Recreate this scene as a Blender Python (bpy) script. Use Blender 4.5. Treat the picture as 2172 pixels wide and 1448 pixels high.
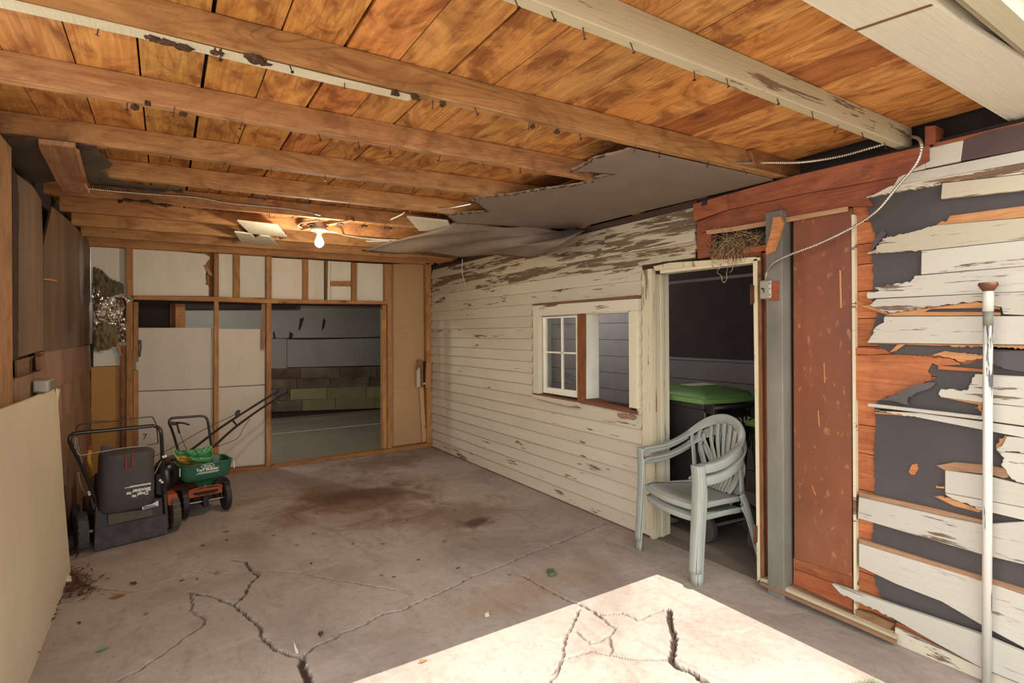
import bpy, math, random
from mathutils import Vector, Matrix, geometry, noise
random.seed(7)
for o in list(bpy.data.objects): bpy.data.objects.remove(o)
sc = bpy.context.scene; COL = sc.collection
# ---------------------------------------------------------------- camera
CX, YH, F = 1086., 704., 1147.
TH = math.atan(736/1147.); RO = math.radians(.35); H = 1.5
s_, c_ = math.sin(TH), math.cos(TH)
RV = Vector((c_, -s_, 0)); FV = Vector((s_, c_, 0)); UV = Vector((0, 0, 1))
r2 = RV*math.cos(RO) - UV*math.sin(RO); u2 = UV*math.cos(RO) + RV*math.sin(RO)
cd = bpy.data.cameras.new('camera'); cam = bpy.data.objects.new('camera', cd); COL.objects.link(cam)
cd.sensor_width = 36; cd.sensor_fit = 'HORIZONTAL'; cd.lens = F/2172*36
cd.shift_y = -(724-YH)/2172; cd.clip_start = .05
m = Matrix((r2, u2, -FV)).transposed().to_4x4(); m.translation = Vector((0, 0, H)); cam.matrix_world = m
sc.camera = cam
# ---------------------------------------------------------------- light
w = bpy.data.worlds.new('sky'); sc.world = w; w.use_nodes = True
bg = w.node_tree.nodes['Background']; bg.inputs[0].default_value = (.93, .975, 1, 1); bg.inputs[1].default_value = 3.3
sd = bpy.data.lights.new('sun', 'SUN'); sd.energy = 7.4; sd.angle = math.radians(.1); sd.color = (1, .965, .9)
sun = bpy.data.objects.new('sun', sd); COL.objects.link(sun)
SUND = Vector((-.17, .77, -1.0)).normalized()
sun.rotation_euler = SUND.to_track_quat('-Z', 'Y').to_euler(); sun.location = (1, -3, 6)
sc.view_settings.view_transform = 'Standard'; sc.view_settings.look = 'None'
sc.view_settings.gamma = 1; sc.view_settings.use_curve_mapping = False
sc.view_settings.exposure = 0.35

def ray(px, py):
    u = (px-CX)/F; v = -(py-YH)/F; cr, sr = math.cos(RO), math.sin(RO)
    u, v = u*cr+v*sr, -u*sr+v*cr
    return Vector((RV.x*u+FV.x, RV.y*u+FV.y, v))
def U(px, py, ax, val):
    d = ray(px, py); o = Vector((0, 0, H)); t = (val-o[ax])/d[ax]
    return o+d*t
def PX(px, py, X): return U(px, py, 0, X)
def PY(px, py, Y): return U(px, py, 1, Y)
def PZ(px, py, Z): return U(px, py, 2, Z)
XR, YB, XL, ZJ, ZP = 2.948, 6.55, -.6, 2.37, 2.47

# ---------------------------------------------------------------- node helpers
def L(r, g, b):
    f = lambda v: (v/255/12.92 if v/255 <= .04045 else ((v/255+.055)/1.055)**2.4)
    return (f(r), f(g), f(b), 1)
class NT:
    def __init__(s, name, rough=.7, metal=0, bump=.15):
        s.m = bpy.data.materials.new(name); s.m.use_nodes = True; s.t = s.m.node_tree
        s.b = s.t.nodes['Principled BSDF']; s.b.inputs['Roughness'].default_value = rough
        s.b.inputs['Metallic'].default_value = metal
        s.b.inputs['Specular IOR Level'].default_value = .3
        s.tc = s.n('ShaderNodeTexCoord'); s.oi = s.n('ShaderNodeObjectInfo')
        a = s.n('ShaderNodeVectorMath', operation='SCALE'); a.inputs[0].default_value = (13.1, 7.7, 9.3)
        s.l(s.oi.outputs['Random'], a.inputs['Scale'])
        b = s.n('ShaderNodeVectorMath', operation='ADD'); s.l(s.tc.outputs['Object'], b.inputs[0]); s.l(a.outputs[0], b.inputs[1])
        s.co = b.outputs[0]
    def n(s, t, **k):
        q = s.t.nodes.new(t)
        for a, v in k.items(): setattr(q, a, v)
        return q
    def l(s, a, b): s.t.links.new(a, b)
    def noise(s, scale, sc3=(1, 1, 1), detail=4, dist=0, rough=.55, co=None):
        mp = s.n('ShaderNodeMapping'); mp.inputs['Scale'].default_value = sc3; s.l(co or s.co, mp.inputs[0])
        q = s.n('ShaderNodeTexNoise'); q.inputs['Scale'].default_value = scale; q.inputs['Detail'].default_value = detail
        q.inputs['Distortion'].default_value = dist; q.inputs['Roughness'].default_value = rough
        s.l(mp.outputs[0], q.inputs['Vector']); return q.outputs['Fac']
    def ramp(s, fac, stops, interp='LINEAR'):
        q = s.n('ShaderNodeValToRGB'); q.color_ramp.interpolation = interp
        while len(q.color_ramp.elements) < len(stops): q.color_ramp.elements.new(.5)
        for e, (p, c) in zip(q.color_ramp.elements, stops):
            e.position = p; e.color = c if len(c) == 4 else (*c, 1)
        s.l(fac, q.inputs[0]); return q.outputs[0]
    def mask(s, fac, a, b): return s.ramp(fac, [(a, (0, 0, 0, 1)), (b, (1, 1, 1, 1))])
    def mix(s, fac, a, b, mode='MIX'):
        q = s.n('ShaderNodeMix', data_type='RGBA', blend_type=mode)
        for i, v in ((0, fac), (6, a), (7, b)):
            if isinstance(v, (int, float)): q.inputs[i].default_value = v
            elif isinstance(v, tuple): q.inputs[i].default_value = v
            else: s.l(v, q.inputs[i])
        return q.outputs[2]
    def math(s, op, a, b=0.):
        q = s.n('ShaderNodeMath', operation=op)
        for i, v in ((0, a), (1, b)):
            if isinstance(v, (int, float)): q.inputs[i].default_value = v
            else: s.l(v, q.inputs[i])
        return q.outputs[0]
    def tint(s, col): return s.mix(1., col, s.oi.outputs['Color'], 'MULTIPLY')
    def out(s, col, h=None, strength=.3, dist=.004):
        if isinstance(col, tuple): s.b.inputs['Base Color'].default_value = col
        else: s.l(col, s.b.inputs['Base Color'])
        if h is not None:
            q = s.n('ShaderNodeBump'); q.inputs['Strength'].default_value = strength; q.inputs['Distance'].default_value = dist
            s.l(h, q.inputs['Height']); s.l(q.outputs[0], s.b.inputs['Normal'])
        return s.m
def sc_axis(ax, lo, hi): return tuple(lo if i == ax else hi for i in range(3))
def wood(name, ax, ca, cb, dark, stain=.5, rough=.75, knots=True):
    s = NT(name, rough); g = s.noise(7, sc_axis(ax, .3, 6), 7, 1.2)
    col = s.ramp(g, [(.28, ca), (.7, cb)])
    # water marks: blotches with one crisp edge, and soft dark areas
    big = s.noise(2.4, sc_axis(ax, 1., 2.0), 7, 2.2, .62)
    col = s.mix(s.math('MULTIPLY', s.mask(big, .48, .62), stain*.85), col, dark)
    tide = s.ramp(big, [(.465, (0, 0, 0, 1)), (.49, (1, 1, 1, 1)), (.50, (.25, .25, .25, 1)), (.56, (0, 0, 0, 1))])
    col = s.mix(s.math('MULTIPLY', tide, stain*.3), col, tuple([c*.75 for c in dark[:3]]+[1]))
    lt = s.noise(3.1, sc_axis(ax, .7, 1.6), 5, 1.)
    col = s.mix(s.math('MULTIPLY', s.mask(lt, .55, .7), stain*.38), col, tuple([min(1, c*1.35+.03) for c in cb[:3]]+[1]))
    # fine grain lines, closing into loops where the warped field turns
    wv = s.noise(1.3, sc_axis(ax, .45, 4.5), 2, .6)
    bands = s.math('SINE', s.math('MULTIPLY', wv, 170.)); bm = s.mask(s.math('MULTIPLY', s.math('ADD', bands, 1.), .5), .72, 1.)
    reg = s.mask(s.noise(1.1, sc_axis(ax, .6, 2)), .42, .6)
    col = s.mix(s.math('MULTIPLY', s.math('MULTIPLY', bm, reg), .42), col, dark)
    fine = s.noise(26, sc_axis(ax, .12, 4), 4)
    col = s.mix(s.math('MULTIPLY', s.mask(fine, .52, .75), .35), col, dark)
    if knots:
        v = s.n('ShaderNodeTexVoronoi'); v.inputs['Scale'].default_value = 1.
        mp = s.n('ShaderNodeMapping'); mp.inputs['Scale'].default_value = sc_axis(ax, 1.9, 4.); s.l(s.co, mp.inputs[0]); s.l(mp.outputs[0], v.inputs['Vector'])
        k = s.ramp(v.outputs['Distance'], [(.05, (1, 1, 1, 1)), (.075, (.2, .2, .2, 1)), (.1, (.6, .6, .6, 1)), (.13, (0, 0, 0, 1))])
        col = s.mix(s.math('MULTIPLY', k, .7), col, tuple([c*.5 for c in dark[:3]]+[1]))
    return s.out(s.tint(col), g, .35, .004)
def paint(name, ax, pc, wc, amt, rough=.6, cracks=.5, grime=(.35, .27, .2, 1)):
    """flaking paint over bare wood; amt = share of bare wood"""
    s = NT(name, rough)
    n1 = s.noise(3.2, sc_axis(ax, .45, 3.4), 8, .4, .62); n2 = s.noise(26, sc_axis(ax, .16, 3.4), 6, .3, .62)
    edge = .70-amt*.5
    m1 = s.mask(s.math('ADD', s.math('MULTIPLY', n1, .72), s.math('MULTIPLY', n2, .28)), edge-.006, edge+.006)
    wcol = s.ramp(s.noise(18, sc_axis(ax, .2, 3), 4), [(.3, wc), (.7, tuple([c*.6 for c in wc[:3]]+[1]))])
    gr = s.mask(s.noise(1.8, sc_axis(ax, .6, 2.2), 6), .42, .75)
    pcol = s.mix(s.math('MULTIPLY', gr, .25), pc, grime)
    n3 = s.noise(44, sc_axis(ax, .14, 2.6), 4, .2, .6)
    cr = s.ramp(n3, [(.33, (1, 1, 1, 1)), (.345, (0, 0, 0, 1))])
    area = s.mask(s.noise(2.2, sc_axis(ax, .7, 1.8), 5), .40, .60)
    cm = s.math('MULTIPLY', s.math('MULTIPLY', cr, area), cracks)
    pcol = s.mix(cm, pcol, tuple([c*.55 for c in wc[:3]]+[1]))
    col = s.mix(m1, pcol, wcol)
    h = s.math('SUBTRACT', s.math('SUBTRACT', n2, s.math('MULTIPLY', m1, .9)), s.math('MULTIPLY', cm, .7))
    return s.out(s.tint(col), h, .6, .004)
def plain(name, c, rough=.6, metal=0, var=.25, scale=6, bump=.1, sc3=(1, 1, 1), dark=None, spec=None):
    s = NT(name, rough, metal); g = s.noise(scale, sc3, 5)
    d = dark or tuple([v*(1-var) for v in c[:3]]+[1])
    col = s.ramp(g, [(.35, d), (.65, c)])
    if spec is not None: s.b.inputs['Specular IOR Level'].default_value = spec
    return s.out(s.tint(col), g, bump, .003)

# palette
WHT = L(214, 205, 180); BARE = L(120, 92, 70)
M = {}
M['plank'] = wood('ceiling plank wood', 1, L(172, 108, 52), L(204, 144, 80), L(118, 62, 28), .95)
M['joist'] = wood('joist wood', 0, L(158, 112, 68), L(186, 140, 90), L(110, 66, 38), .65)
M['stud'] = wood('stud wood', 2, L(158, 112, 66), L(186, 138, 88), L(100, 64, 38), .5)
M['beam'] = wood('header wood', 1, L(128, 68, 42), L(148, 84, 54), L(88, 46, 32), .6)
M['railw'] = wood('rail wood', 0, L(164, 114, 66), L(190, 138, 86), L(108, 66, 38), .4)
M['sheath'] = wood('sheathing wood', 1, L(146, 82, 46), L(176, 108, 66), L(112, 56, 34), .6)
M['splint'] = wood('splintered wood', 1, L(168, 112, 68), L(190, 140, 94), L(130, 84, 54), .3, knots=False)
M['bare'] = wood('weathered bare wood', 1, L(140, 104, 76), L(160, 124, 94), L(110, 80, 58), .4, knots=False)
M['clap'] = paint('painted siding', 1, L(196, 186, 166), BARE, .15)
M['clapf'] = paint('smooth white siding', 1, L(182, 176, 162), L(128, 104, 84), .14, cracks=.6)
M['clap_mid'] = paint('worn painted siding', 1, L(194, 184, 162), BARE, .23)
M['clap_bad'] = paint('badly flaked siding', 1, L(184, 172, 148), L(118, 98, 78), .35)
M['sidew'] = paint('sunbleached siding', 1, L(180, 173, 160), L(120, 98, 78), .2, cracks=1.)
M['sider'] = paint('crazed siding', 1, L(176, 165, 142), L(112, 94, 72), .28, cracks=1.)
M['trim'] = paint('painted vertical trim', 2, L(204, 194, 168), BARE, .14)
M['trimx'] = paint('flaky casing', 2, L(202, 190, 160), L(140, 110, 80), .2, cracks=.8)
M['sash'] = plain('white sash paint', L(236, 230, 210), .5, var=.12)
M['white_board'] = paint('white painted board', 2, L(222, 212, 190), L(120, 96, 70), .03, cracks=.25)
M['white_panel'] = paint('dull white panel', 2, L(206, 194, 174), L(120, 96, 70), .0, cracks=.12)
M['beam_white'] = paint('painted beam', 0, L(178, 168, 138), L(128, 108, 84), .22, cracks=.3)
M['soffit'] = paint('soffit paint', 0, L(206, 202, 184), L(150, 128, 100), .0, cracks=.15)
M['hardb'] = plain('brown hardboard', L(124, 66, 36), .42, var=.28, scale=2.2, sc3=(1, 1, .5), spec=.5)
M['polep'] = paint('flaking pole paint', 2, L(196, 192, 180), L(104, 98, 102), .17, cracks=1.)
s = NT('scuffed hardboard', .42); s.b.inputs['Specular IOR Level'].default_value = .5
g = s.noise(2.4, (1, 1, .5), 6); col = s.ramp(g, [(.35, L(104, 56, 34)), (.65, L(128, 70, 40))])
sp = s.noise(34, (1, 1, .5), 3); col = s.mix(s.math('MULTIPLY', s.mask(sp, .62, .72), .5), col, L(176, 122, 78))
lo_ = s.noise(1.1, (1, 1, .6), 6, .8); col = s.mix(s.math('MULTIPLY', s.mask(lo_, .5, .7), .4), col, L(120, 88, 58))
M['hardb'] = s.out(col, sp, .1)
M['purp'] = plain('dull purple brown paint', L(82, 64, 62), .6, var=.15)
M['felt'] = plain('black building paper', L(73, 67, 65), .62, var=.22, scale=2.5, bump=.25)
M['felt_dk'] = plain('dark brown felt strip', L(66, 46, 38), .8, var=.2)
M['ceilb'] = plain('ceiling fibreboard', L(126, 110, 96), .85, var=.12, scale=5)
M['ceilb2'] = plain('damp ceiling fibreboard', L(88, 76, 64), .85, var=.4, scale=3)
M['edge'] = plain('torn board edge', L(74, 52, 38), .9, var=.4, scale=25)
M['lefth'] = plain('stained wallboard', L(124, 100, 76), .5, var=.55, scale=1.5, sc3=(2, 2.2, .3), dark=L(84, 64, 46))
M['lefts'] = plain('brown wall shingle', L(160, 126, 96), .7, var=.4, scale=1.8, sc3=(1, 1, .5), dark=L(122, 88, 66))
M['cream'] = plain('cream board', L(218, 204, 172), .55, var=.1, scale=1.5)
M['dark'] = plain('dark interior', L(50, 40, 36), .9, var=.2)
M['graywall'] = plain('grey painted boards', L(122, 117, 113), .6, var=.12)
M['greyg'] = plain('grey garage panel', L(136, 132, 122), .7, var=.15, scale=1.5)
M['block'] = plain('stained block', L(112, 98, 82), .85, var=.35, scale=2.4, dark=L(78, 58, 44))
M['blocky'] = plain('yellowed block', L(138, 130, 90), .85, var=.25, scale=2)
M['ply'] = plain('tan plywood', L(184, 146, 102), .75, var=.16, scale=1.6, sc3=(1, 1, .6))
M['plyo'] = plain('orange plywood', L(190, 138, 76), .7, var=.15, scale=2, sc3=(1, 1, .5))
M['steel'] = plain('grey painted post', L(122, 116, 104), .55, var=.2, scale=4, sc3=(1, 1, .4), dark=L(94, 90, 80))
M['galv'] = plain('galvanised metal', L(190, 184, 172), .35, .85, .2, 30)
M['dull'] = plain('dull zinc', L(168, 160, 146), .5, .3, .2, 12)
M['nail'] = plain('rusty nail', L(70, 56, 48), .5, .6, .3, 40)
M['rust'] = plain('rusty brown metal', L(110, 72, 50), .7, .3, .4, 14)
M['black'] = plain('black enamel', L(40, 36, 34), .3, var=.2, spec=.6)
M['blackp'] = plain('black plastic', L(44, 42, 42), .5, var=.25)
M['rubber'] = plain('worn rubber', L(80, 74, 70), .85, var=.35, scale=20, bump=.4)
M['dusty'] = plain('dusty plastic', L(94, 84, 70), .8, var=.35, scale=5)
M['bagf'] = plain('grass bag cloth', L(82, 76, 74), .85, var=.12, scale=30)
M['red'] = plain('red plastic', L(160, 62, 44), .5)
M['orange'] = plain('orange enamel', L(166, 84, 44), .5, var=.25)
M['yellow'] = plain('yellow plastic', L(190, 140, 60), .6)
M['green'] = plain('dark green plastic', L(44, 92, 66), .38, var=.12, spec=.5)
M['bag_green'] = plain('green bag film', L(72, 142, 80), .35, var=.25, scale=9, bump=.5, spec=.5)
M['bag_orange'] = plain('orange bag film', L(204, 142, 50), .35, var=.35, scale=9, spec=.5)
M['lid'] = plain('lime green plastic', L(96, 128, 72), .4, var=.12, scale=2, spec=.5)
M['binb'] = plain('black bin plastic', L(42, 38, 38), .42, var=.2, spec=.5)
M['chair'] = plain('grey green resin', L(156, 158, 148), .45, var=.1, scale=5, spec=.5)
M['label'] = plain('pale label', L(224, 220, 212), .5, var=.05)
M['print'] = plain('white print', L(226, 220, 208), .6, var=.05)
M['ink'] = plain('dark ink', L(50, 42, 38), .7)
M['straw'] = plain('nest straw', L(168, 138, 100), .9, var=.5, scale=30, dark=L(88, 66, 46))
M['fiber'] = plain('glass wool', L(134, 114, 84), 1., var=.4, scale=9, bump=.6)
M['leaf'] = plain('dry leaf', L(150, 112, 74), .8, var=.4, scale=20)
M['leafd'] = plain('dark dry leaf', L(92, 64, 44), .85, var=.4, scale=20)
M['greenb'] = plain('green scrap', L(84, 104, 72), .7)
M['porc'] = plain('porcelain', L(206, 196, 170), .3, var=.08)
M['roof'] = plain('roof deck', L(48, 34, 26), .95)
M['plaster'] = plain('white render', L(200, 192, 176), .8)
# foil
s = NT('crumpled foil', .22, 1.); g = s.noise(9, (1, 1, .6), 3, 1.5); M['foil'] = s.out(L(226, 220, 210), g, .6, .02)
# glass
s = NT('old window glass', .03); s.b.inputs['Transmission Weight'].default_value = 0
gb = s.n('ShaderNodeBsdfGlossy'); gb.inputs['Roughness'].default_value = .04; tr = s.n('ShaderNodeBsdfTransparent'); tr.inputs[0].default_value = (.9, .91, .9, 1)
mx = s.n('ShaderNodeMixShader'); mx.inputs[0].default_value = .07; s.l(tr.outputs[0], mx.inputs[1]); s.l(gb.outputs[0], mx.inputs[2])
s.l(mx.outputs[0], s.t.nodes['Material Output'].inputs[0]); M['glass'] = s.m
# lit bulb
s = NT('lit bulb glass', .3); s.b.inputs['Base Color'].default_value = (1, .9, .7, 1)
s.b.inputs['Emission Color'].default_value = (1, .78, .42, 1); s.b.inputs['Emission Strength'].default_value = 9; M['bulb'] = s.m
# concrete
s = NT('old concrete', .82); co = s.tc.outputs['Object']
a = s.noise(1.1, (1, 1, 1), 7, .6, .6, co); b = s.noise(22, (1, 1, 1), 5, 0, .6, co); c3 = s.noise(120, (1, 1, 1), 3, 0, .6, co)
col = s.ramp(a, [(.3, L(138, 124, 113)), (.5, L(160, 146, 134)), (.72, L(174, 160, 147))])
col = s.mix(s.math('MULTIPLY', s.mask(b, .5, .72), .35), col, L(118, 100, 88))
sw = s.noise(5, (1, .35, 1), 7, 1.8, .65, co); col = s.mix(s.math('MULTIPLY', s.mask(sw, .52, .68), .32), col, L(112, 92, 78))
lt = s.noise(4, (.6, 1, 1), 7, 1.2, .65, co); col = s.mix(s.math('MULTIPLY', s.mask(lt, .55, .7), .25), col, L(196, 184, 170))
sp = s.noise(60, (1, 1, 1), 2, 0, .5, co); col = s.mix(s.math('MULTIPLY', s.mask(sp, .68, .71), .5), col, L(92, 74, 62))
def blob(cx, cy, rx, ry, colr, k, lo=.35, hi=1.1):
    global col
    mp = s.n('ShaderNodeMapping'); mp.inputs['Location'].default_value = (-cx/rx, -cy/ry, 0); mp.inputs['Scale'].default_value = (1/rx, 1/ry, 0)
    s.l(co, mp.inputs[0]); ln = s.n('ShaderNodeVectorMath', operation='LENGTH'); s.l(mp.outputs[0], ln.inputs[0])
    d = s.math('ADD', ln.outputs['Value'], s.math('MULTIPLY', s.math('SUBTRACT', s.noise(2.8, (1, 1, 1), 6, .8, .65, co), .5), 2.2))
    mk = s.ramp(d, [(lo, (1, 1, 1, 1)), (hi, (0, 0, 0, 1))]); col = s.mix(s.math('MULTIPLY', mk, k), col, colr)
blob(1.5, 4.9, 1.0, .9, L(104, 70, 50), .75); blob(1.55, 5.0, .55, .3, L(78, 54, 42), .7); blob(2.0, 4.0, .55, .5, L(108, 78, 58), .6)
blob(2.05, 3.75, .22, .12, L(66, 50, 42), .8); blob(.4, 4.3, .35, .3, L(110, 84, 66), .4); blob(1.7, 2.6, .9, .22, L(150, 112, 76), .35)
blob(2.2, 6.1, .8, .5, L(96, 64, 46), .6)
ca = s.n('ShaderNodeAttribute', attribute_name='crack')
col = s.mix(ca.outputs['Fac'], col, L(62, 46, 36))
M['concrete'] = s.out(col, s.math('ADD', s.math('MULTIPLY', b, .7), s.math('MULTIPLY', c3, .3)), .35, .006)
M['concrete2'] = plain('outside concrete', L(168, 152, 136), .85, var=.12, scale=2)

# ---------------------------------------------------------------- mesh helpers
XF = [Matrix.Identity(4)]
def mk(name, vs, fs, mat, parent=None, smooth=False, tint=None, center=True, kind=None):
    vs = [XF[0] @ Vector(v) for v in vs]
    lo = Vector([min(v[i] for v in vs) for i in range(3)]); hi = Vector([max(v[i] for v in vs) for i in range(3)])
    o = (lo+hi)/2 if center else Vector((0, 0, 0))
    me = bpy.data.meshes.new(name); me.from_pydata([v-o for v in vs], [], fs); me.update()
    if smooth: me.shade_smooth()
    me.materials.append(M[mat])
    ob = bpy.data.objects.new(name, me); COL.objects.link(ob); ob.location = o
    if parent:
        ob.parent = parent; q = parent; off = Vector((0, 0, 0))
        while q: off += q.location; q = q.parent
        ob.location = o-off
    if tint: ob.color = (*tint, 1) if len(tint) == 3 else tint
    if kind: ob['kind'] = kind
    return ob
class MB:
    def __init__(s): s.v = []; s.f = []
    def add(s, vs, fs):
        n = len(s.v); s.v += [Vector(v) for v in vs]; s.f += [tuple(i+n for i in f) for f in fs]; return s
    def box(s, lo, hi, R=None):
        c = [(x, y, z) for x in (lo[0], hi[0]) for y in (lo[1], hi[1]) for z in (lo[2], hi[2])]
        if R: c = [R @ Vector(p) for p in c]
        return s.add(c, [(0, 1, 3, 2), (4, 6, 7, 5), (0, 4, 5, 1), (2, 3, 7, 6), (0, 2, 6, 4), (1, 5, 7, 3)])
    def prism(s, pts, vec):
        pts = [Vector(p) for p in pts]; vec = Vector(vec); n = len(pts)
        tri = geometry.tessellate_polygon([pts]); vs = pts+[p+vec for p in pts]; fs = []
        nrm = Vector((0, 0, 0))
        for i in range(n): nrm += pts[i].cross(pts[(i+1) % n])
        fl = nrm.dot(vec) > 0
        for t in tri:
            a, b, c = t; tn = (pts[b]-pts[a]).cross(pts[c]-pts[a])
            if tn.dot(vec) > 0: a, b = b, a
            fs.append((a, b, c)); fs.append((a+n, c+n, b+n))
        for i in range(n):
            j = (i+1) % n; fs.append((i, j, j+n, i+n) if fl else (j, i, i+n, j+n))
        return s.add(vs, fs)
    def tube(s, pts, r, n=8, caps=True, flat=None):
        pts = [Vector(p) for p in pts]; rs = r if isinstance(r, (list, tuple)) else [r]*len(pts)
        rings = []; prev = None
        for i, p in enumerate(pts):
            t = (pts[min(i+1, len(pts)-1)]-pts[max(i-1, 0)]).normalized()
            if prev is None:
                a = Vector((0, 0, 1)) if abs(t.z) < .9 else Vector((1, 0, 0)); u = t.cross(a).normalized()
            else: u = (prev-t*prev.dot(t)).normalized()
            prev = u; v = t.cross(u)
            rings.append([p+(u*math.cos(2*math.pi*k/n)+v*math.sin(2*math.pi*k/n))*rs[i] for k in range(n)])
        vs = [q for g in rings for q in g]; fs = []
        for i in range(len(pts)-1):
            for k in range(n): a = i*n+k; b = i*n+(k+1) % n; fs.append((a, b, b+n, a+n))
        if caps: fs.append(tuple(range(n-1, -1, -1))); fs.append(tuple(range((len(pts)-1)*n, len(pts)*n)))
        return s.add(vs, fs)
    def sweep(s, pts, ws, w, t):
        """flat band: ws = width direction at each point, w width, t thickness (numbers or lists)"""
        pts = [Vector(p) for p in pts]; n = len(pts); vs = []
        W = w if isinstance(w, (list, tuple)) else [w]*n; T = t if isinstance(t, (list, tuple)) else [t]*n
        for i, p in enumerate(pts):
            tg = (pts[min(i+1, n-1)]-pts[max(i-1, 0)]).normalized(); a = Vector(ws[i]); a = (a-tg*a.dot(tg)).normalized(); b = tg.cross(a)
            for u, v in ((-1, -.5), (-.85, -1), (.85, -1), (1, -.5), (1, .5), (.85, 1), (-.85, 1), (-1, .5)):
                vs.append(p+a*(u*W[i]/2)+b*(v*T[i]/2))
        fs = []
        for i in range(n-1):
            for k in range(8): a = i*8+k; b = i*8+(k+1) % 8; fs.append((a, b, b+8, a+8))
        fs.append(tuple(range(7, -1, -1))); fs.append(tuple(range((n-1)*8, n*8)))
        return s.add(vs, fs)
    def lathe(s, prof, c, axis='z', n=20, R=None):
        vs = []; fs = []
        for r, h in prof:
            for k in range(n):
                a = 2*math.pi*k/n; x, y = r*math.cos(a), r*math.sin(a)
                p = Vector((x, y, h)) if axis == 'z' else (Vector((h, x, y)) if axis == 'x' else Vector((y, h, x)))
                if R: p = R @ p
                vs.append(p+Vector(c))
        for i in range(len(prof)-1):
            for k in range(n): a = i*n+k; b = i*n+(k+1) % n; fs.append((a, b, b+n, a+n))
        fs.append(tuple(range(n-1, -1, -1))); fs.append(tuple(range((len(prof)-1)*n, len(prof)*n)))
        return s.add(vs, fs)
    def build(s, name, mat, parent=None, **k): return mk(name, s.v, s.f, mat, parent, **k)
def bevel(ob, wd=.004, seg=2):
    b = ob.modifiers.new('bevel', 'BEVEL'); b.width = wd; b.segments = seg; b.limit_method = 'ANGLE'; return ob
def tag(o, label=None, cat=None, group=None, kind=None):
    if label: o['label'] = label
    if cat: o['category'] = cat
    if group: o['group'] = group
    if kind: o['kind'] = kind
    return o
def thing(name, label, cat, loc, group=None):
    o = bpy.data.objects.new(name, None); COL.objects.link(o); o.location = Vector(loc); o.empty_display_size = .1
    return tag(o, label, cat, group)
def box(name, lo, hi, mat, parent=None, **k): return MB().box(lo, hi).build(name, mat, parent, **k)
def pris(name, pts, vec, mat, parent=None, **k): return MB().prism(pts, vec).build(name, mat, parent, **k)
def tube(name, pts, r, mat, parent=None, n=8, **k): return MB().tube(pts, r, n).build(name, mat, parent, smooth=True, **k)
def spl(pts, k=6):
    """catmull-rom"""
    pts = [Vector(p) for p in pts]; out = []
    for i in range(len(pts)-1):
        p0 = pts[max(i-1, 0)]; p1 = pts[i]; p2 = pts[i+1]; p3 = pts[min(i+2, len(pts)-1)]
        for j in range(k):
            t = j/k; out.append(.5*((2*p1)+(p2-p0)*t+(2*p0-5*p1+4*p2-p3)*t*t+(3*p1-p0-3*p2+p3)*t**3))
    return out+[pts[-1]]
def jag(pts, amp, step=.03, seed=0, plane=None, closed=True, sel=None):
    """subdivide polygon edges and roughen them; sel = indices of edges that are torn"""
    rnd = random.Random(seed); out = []; n = len(pts); pts = [Vector(p) for p in pts]
    for i in range(n if closed else n-1):
        a, b = pts[i], pts[(i+1) % n]; out.append(a)
        if sel is None or i in sel:
            k = int((b-a).length/step)
            for j in range(1, k):
                p = a.lerp(b, j/k); d = Vector([rnd.uniform(-amp, amp) for _ in range(3)])
                if plane is not None: d[plane] = 0
                out.append(p+d)
    if not closed: out.append(pts[-1])
    return out
def text(name, body, size, mat, parent, origin, xdir, ydir, extr=.0008, align='CENTER', bold=0):
    cu = bpy.data.curves.new(name, 'FONT'); cu.body = body; cu.size = size; cu.extrude = extr; cu.align_x = align; cu.offset = bold; cu.resolution_u = 3
    tmp = bpy.data.objects.new('tmp', cu); COL.objects.link(tmp); dg = bpy.context.evaluated_depsgraph_get(); dg.update()
    me = bpy.data.meshes.new_from_object(tmp.evaluated_get(dg)); bpy.data.objects.remove(tmp)
    x = Vector(xdir).normalized(); y = Vector(ydir).normalized(); z = x.cross(y)
    mt = Matrix((x, y, z)).transposed().to_4x4(); mt.translation = Vector(origin)
    vs = [mt @ v.co for v in me.vertices]; fs = [tuple(p.vertices) for p in me.polygons]
    return mk(name, vs, fs, mat, parent)
def rt(): # small random wood tint
    k = random.uniform(.82, 1.12); return (k, k*random.uniform(.95, 1.03), k*random.uniform(.9, 1.05))
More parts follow.
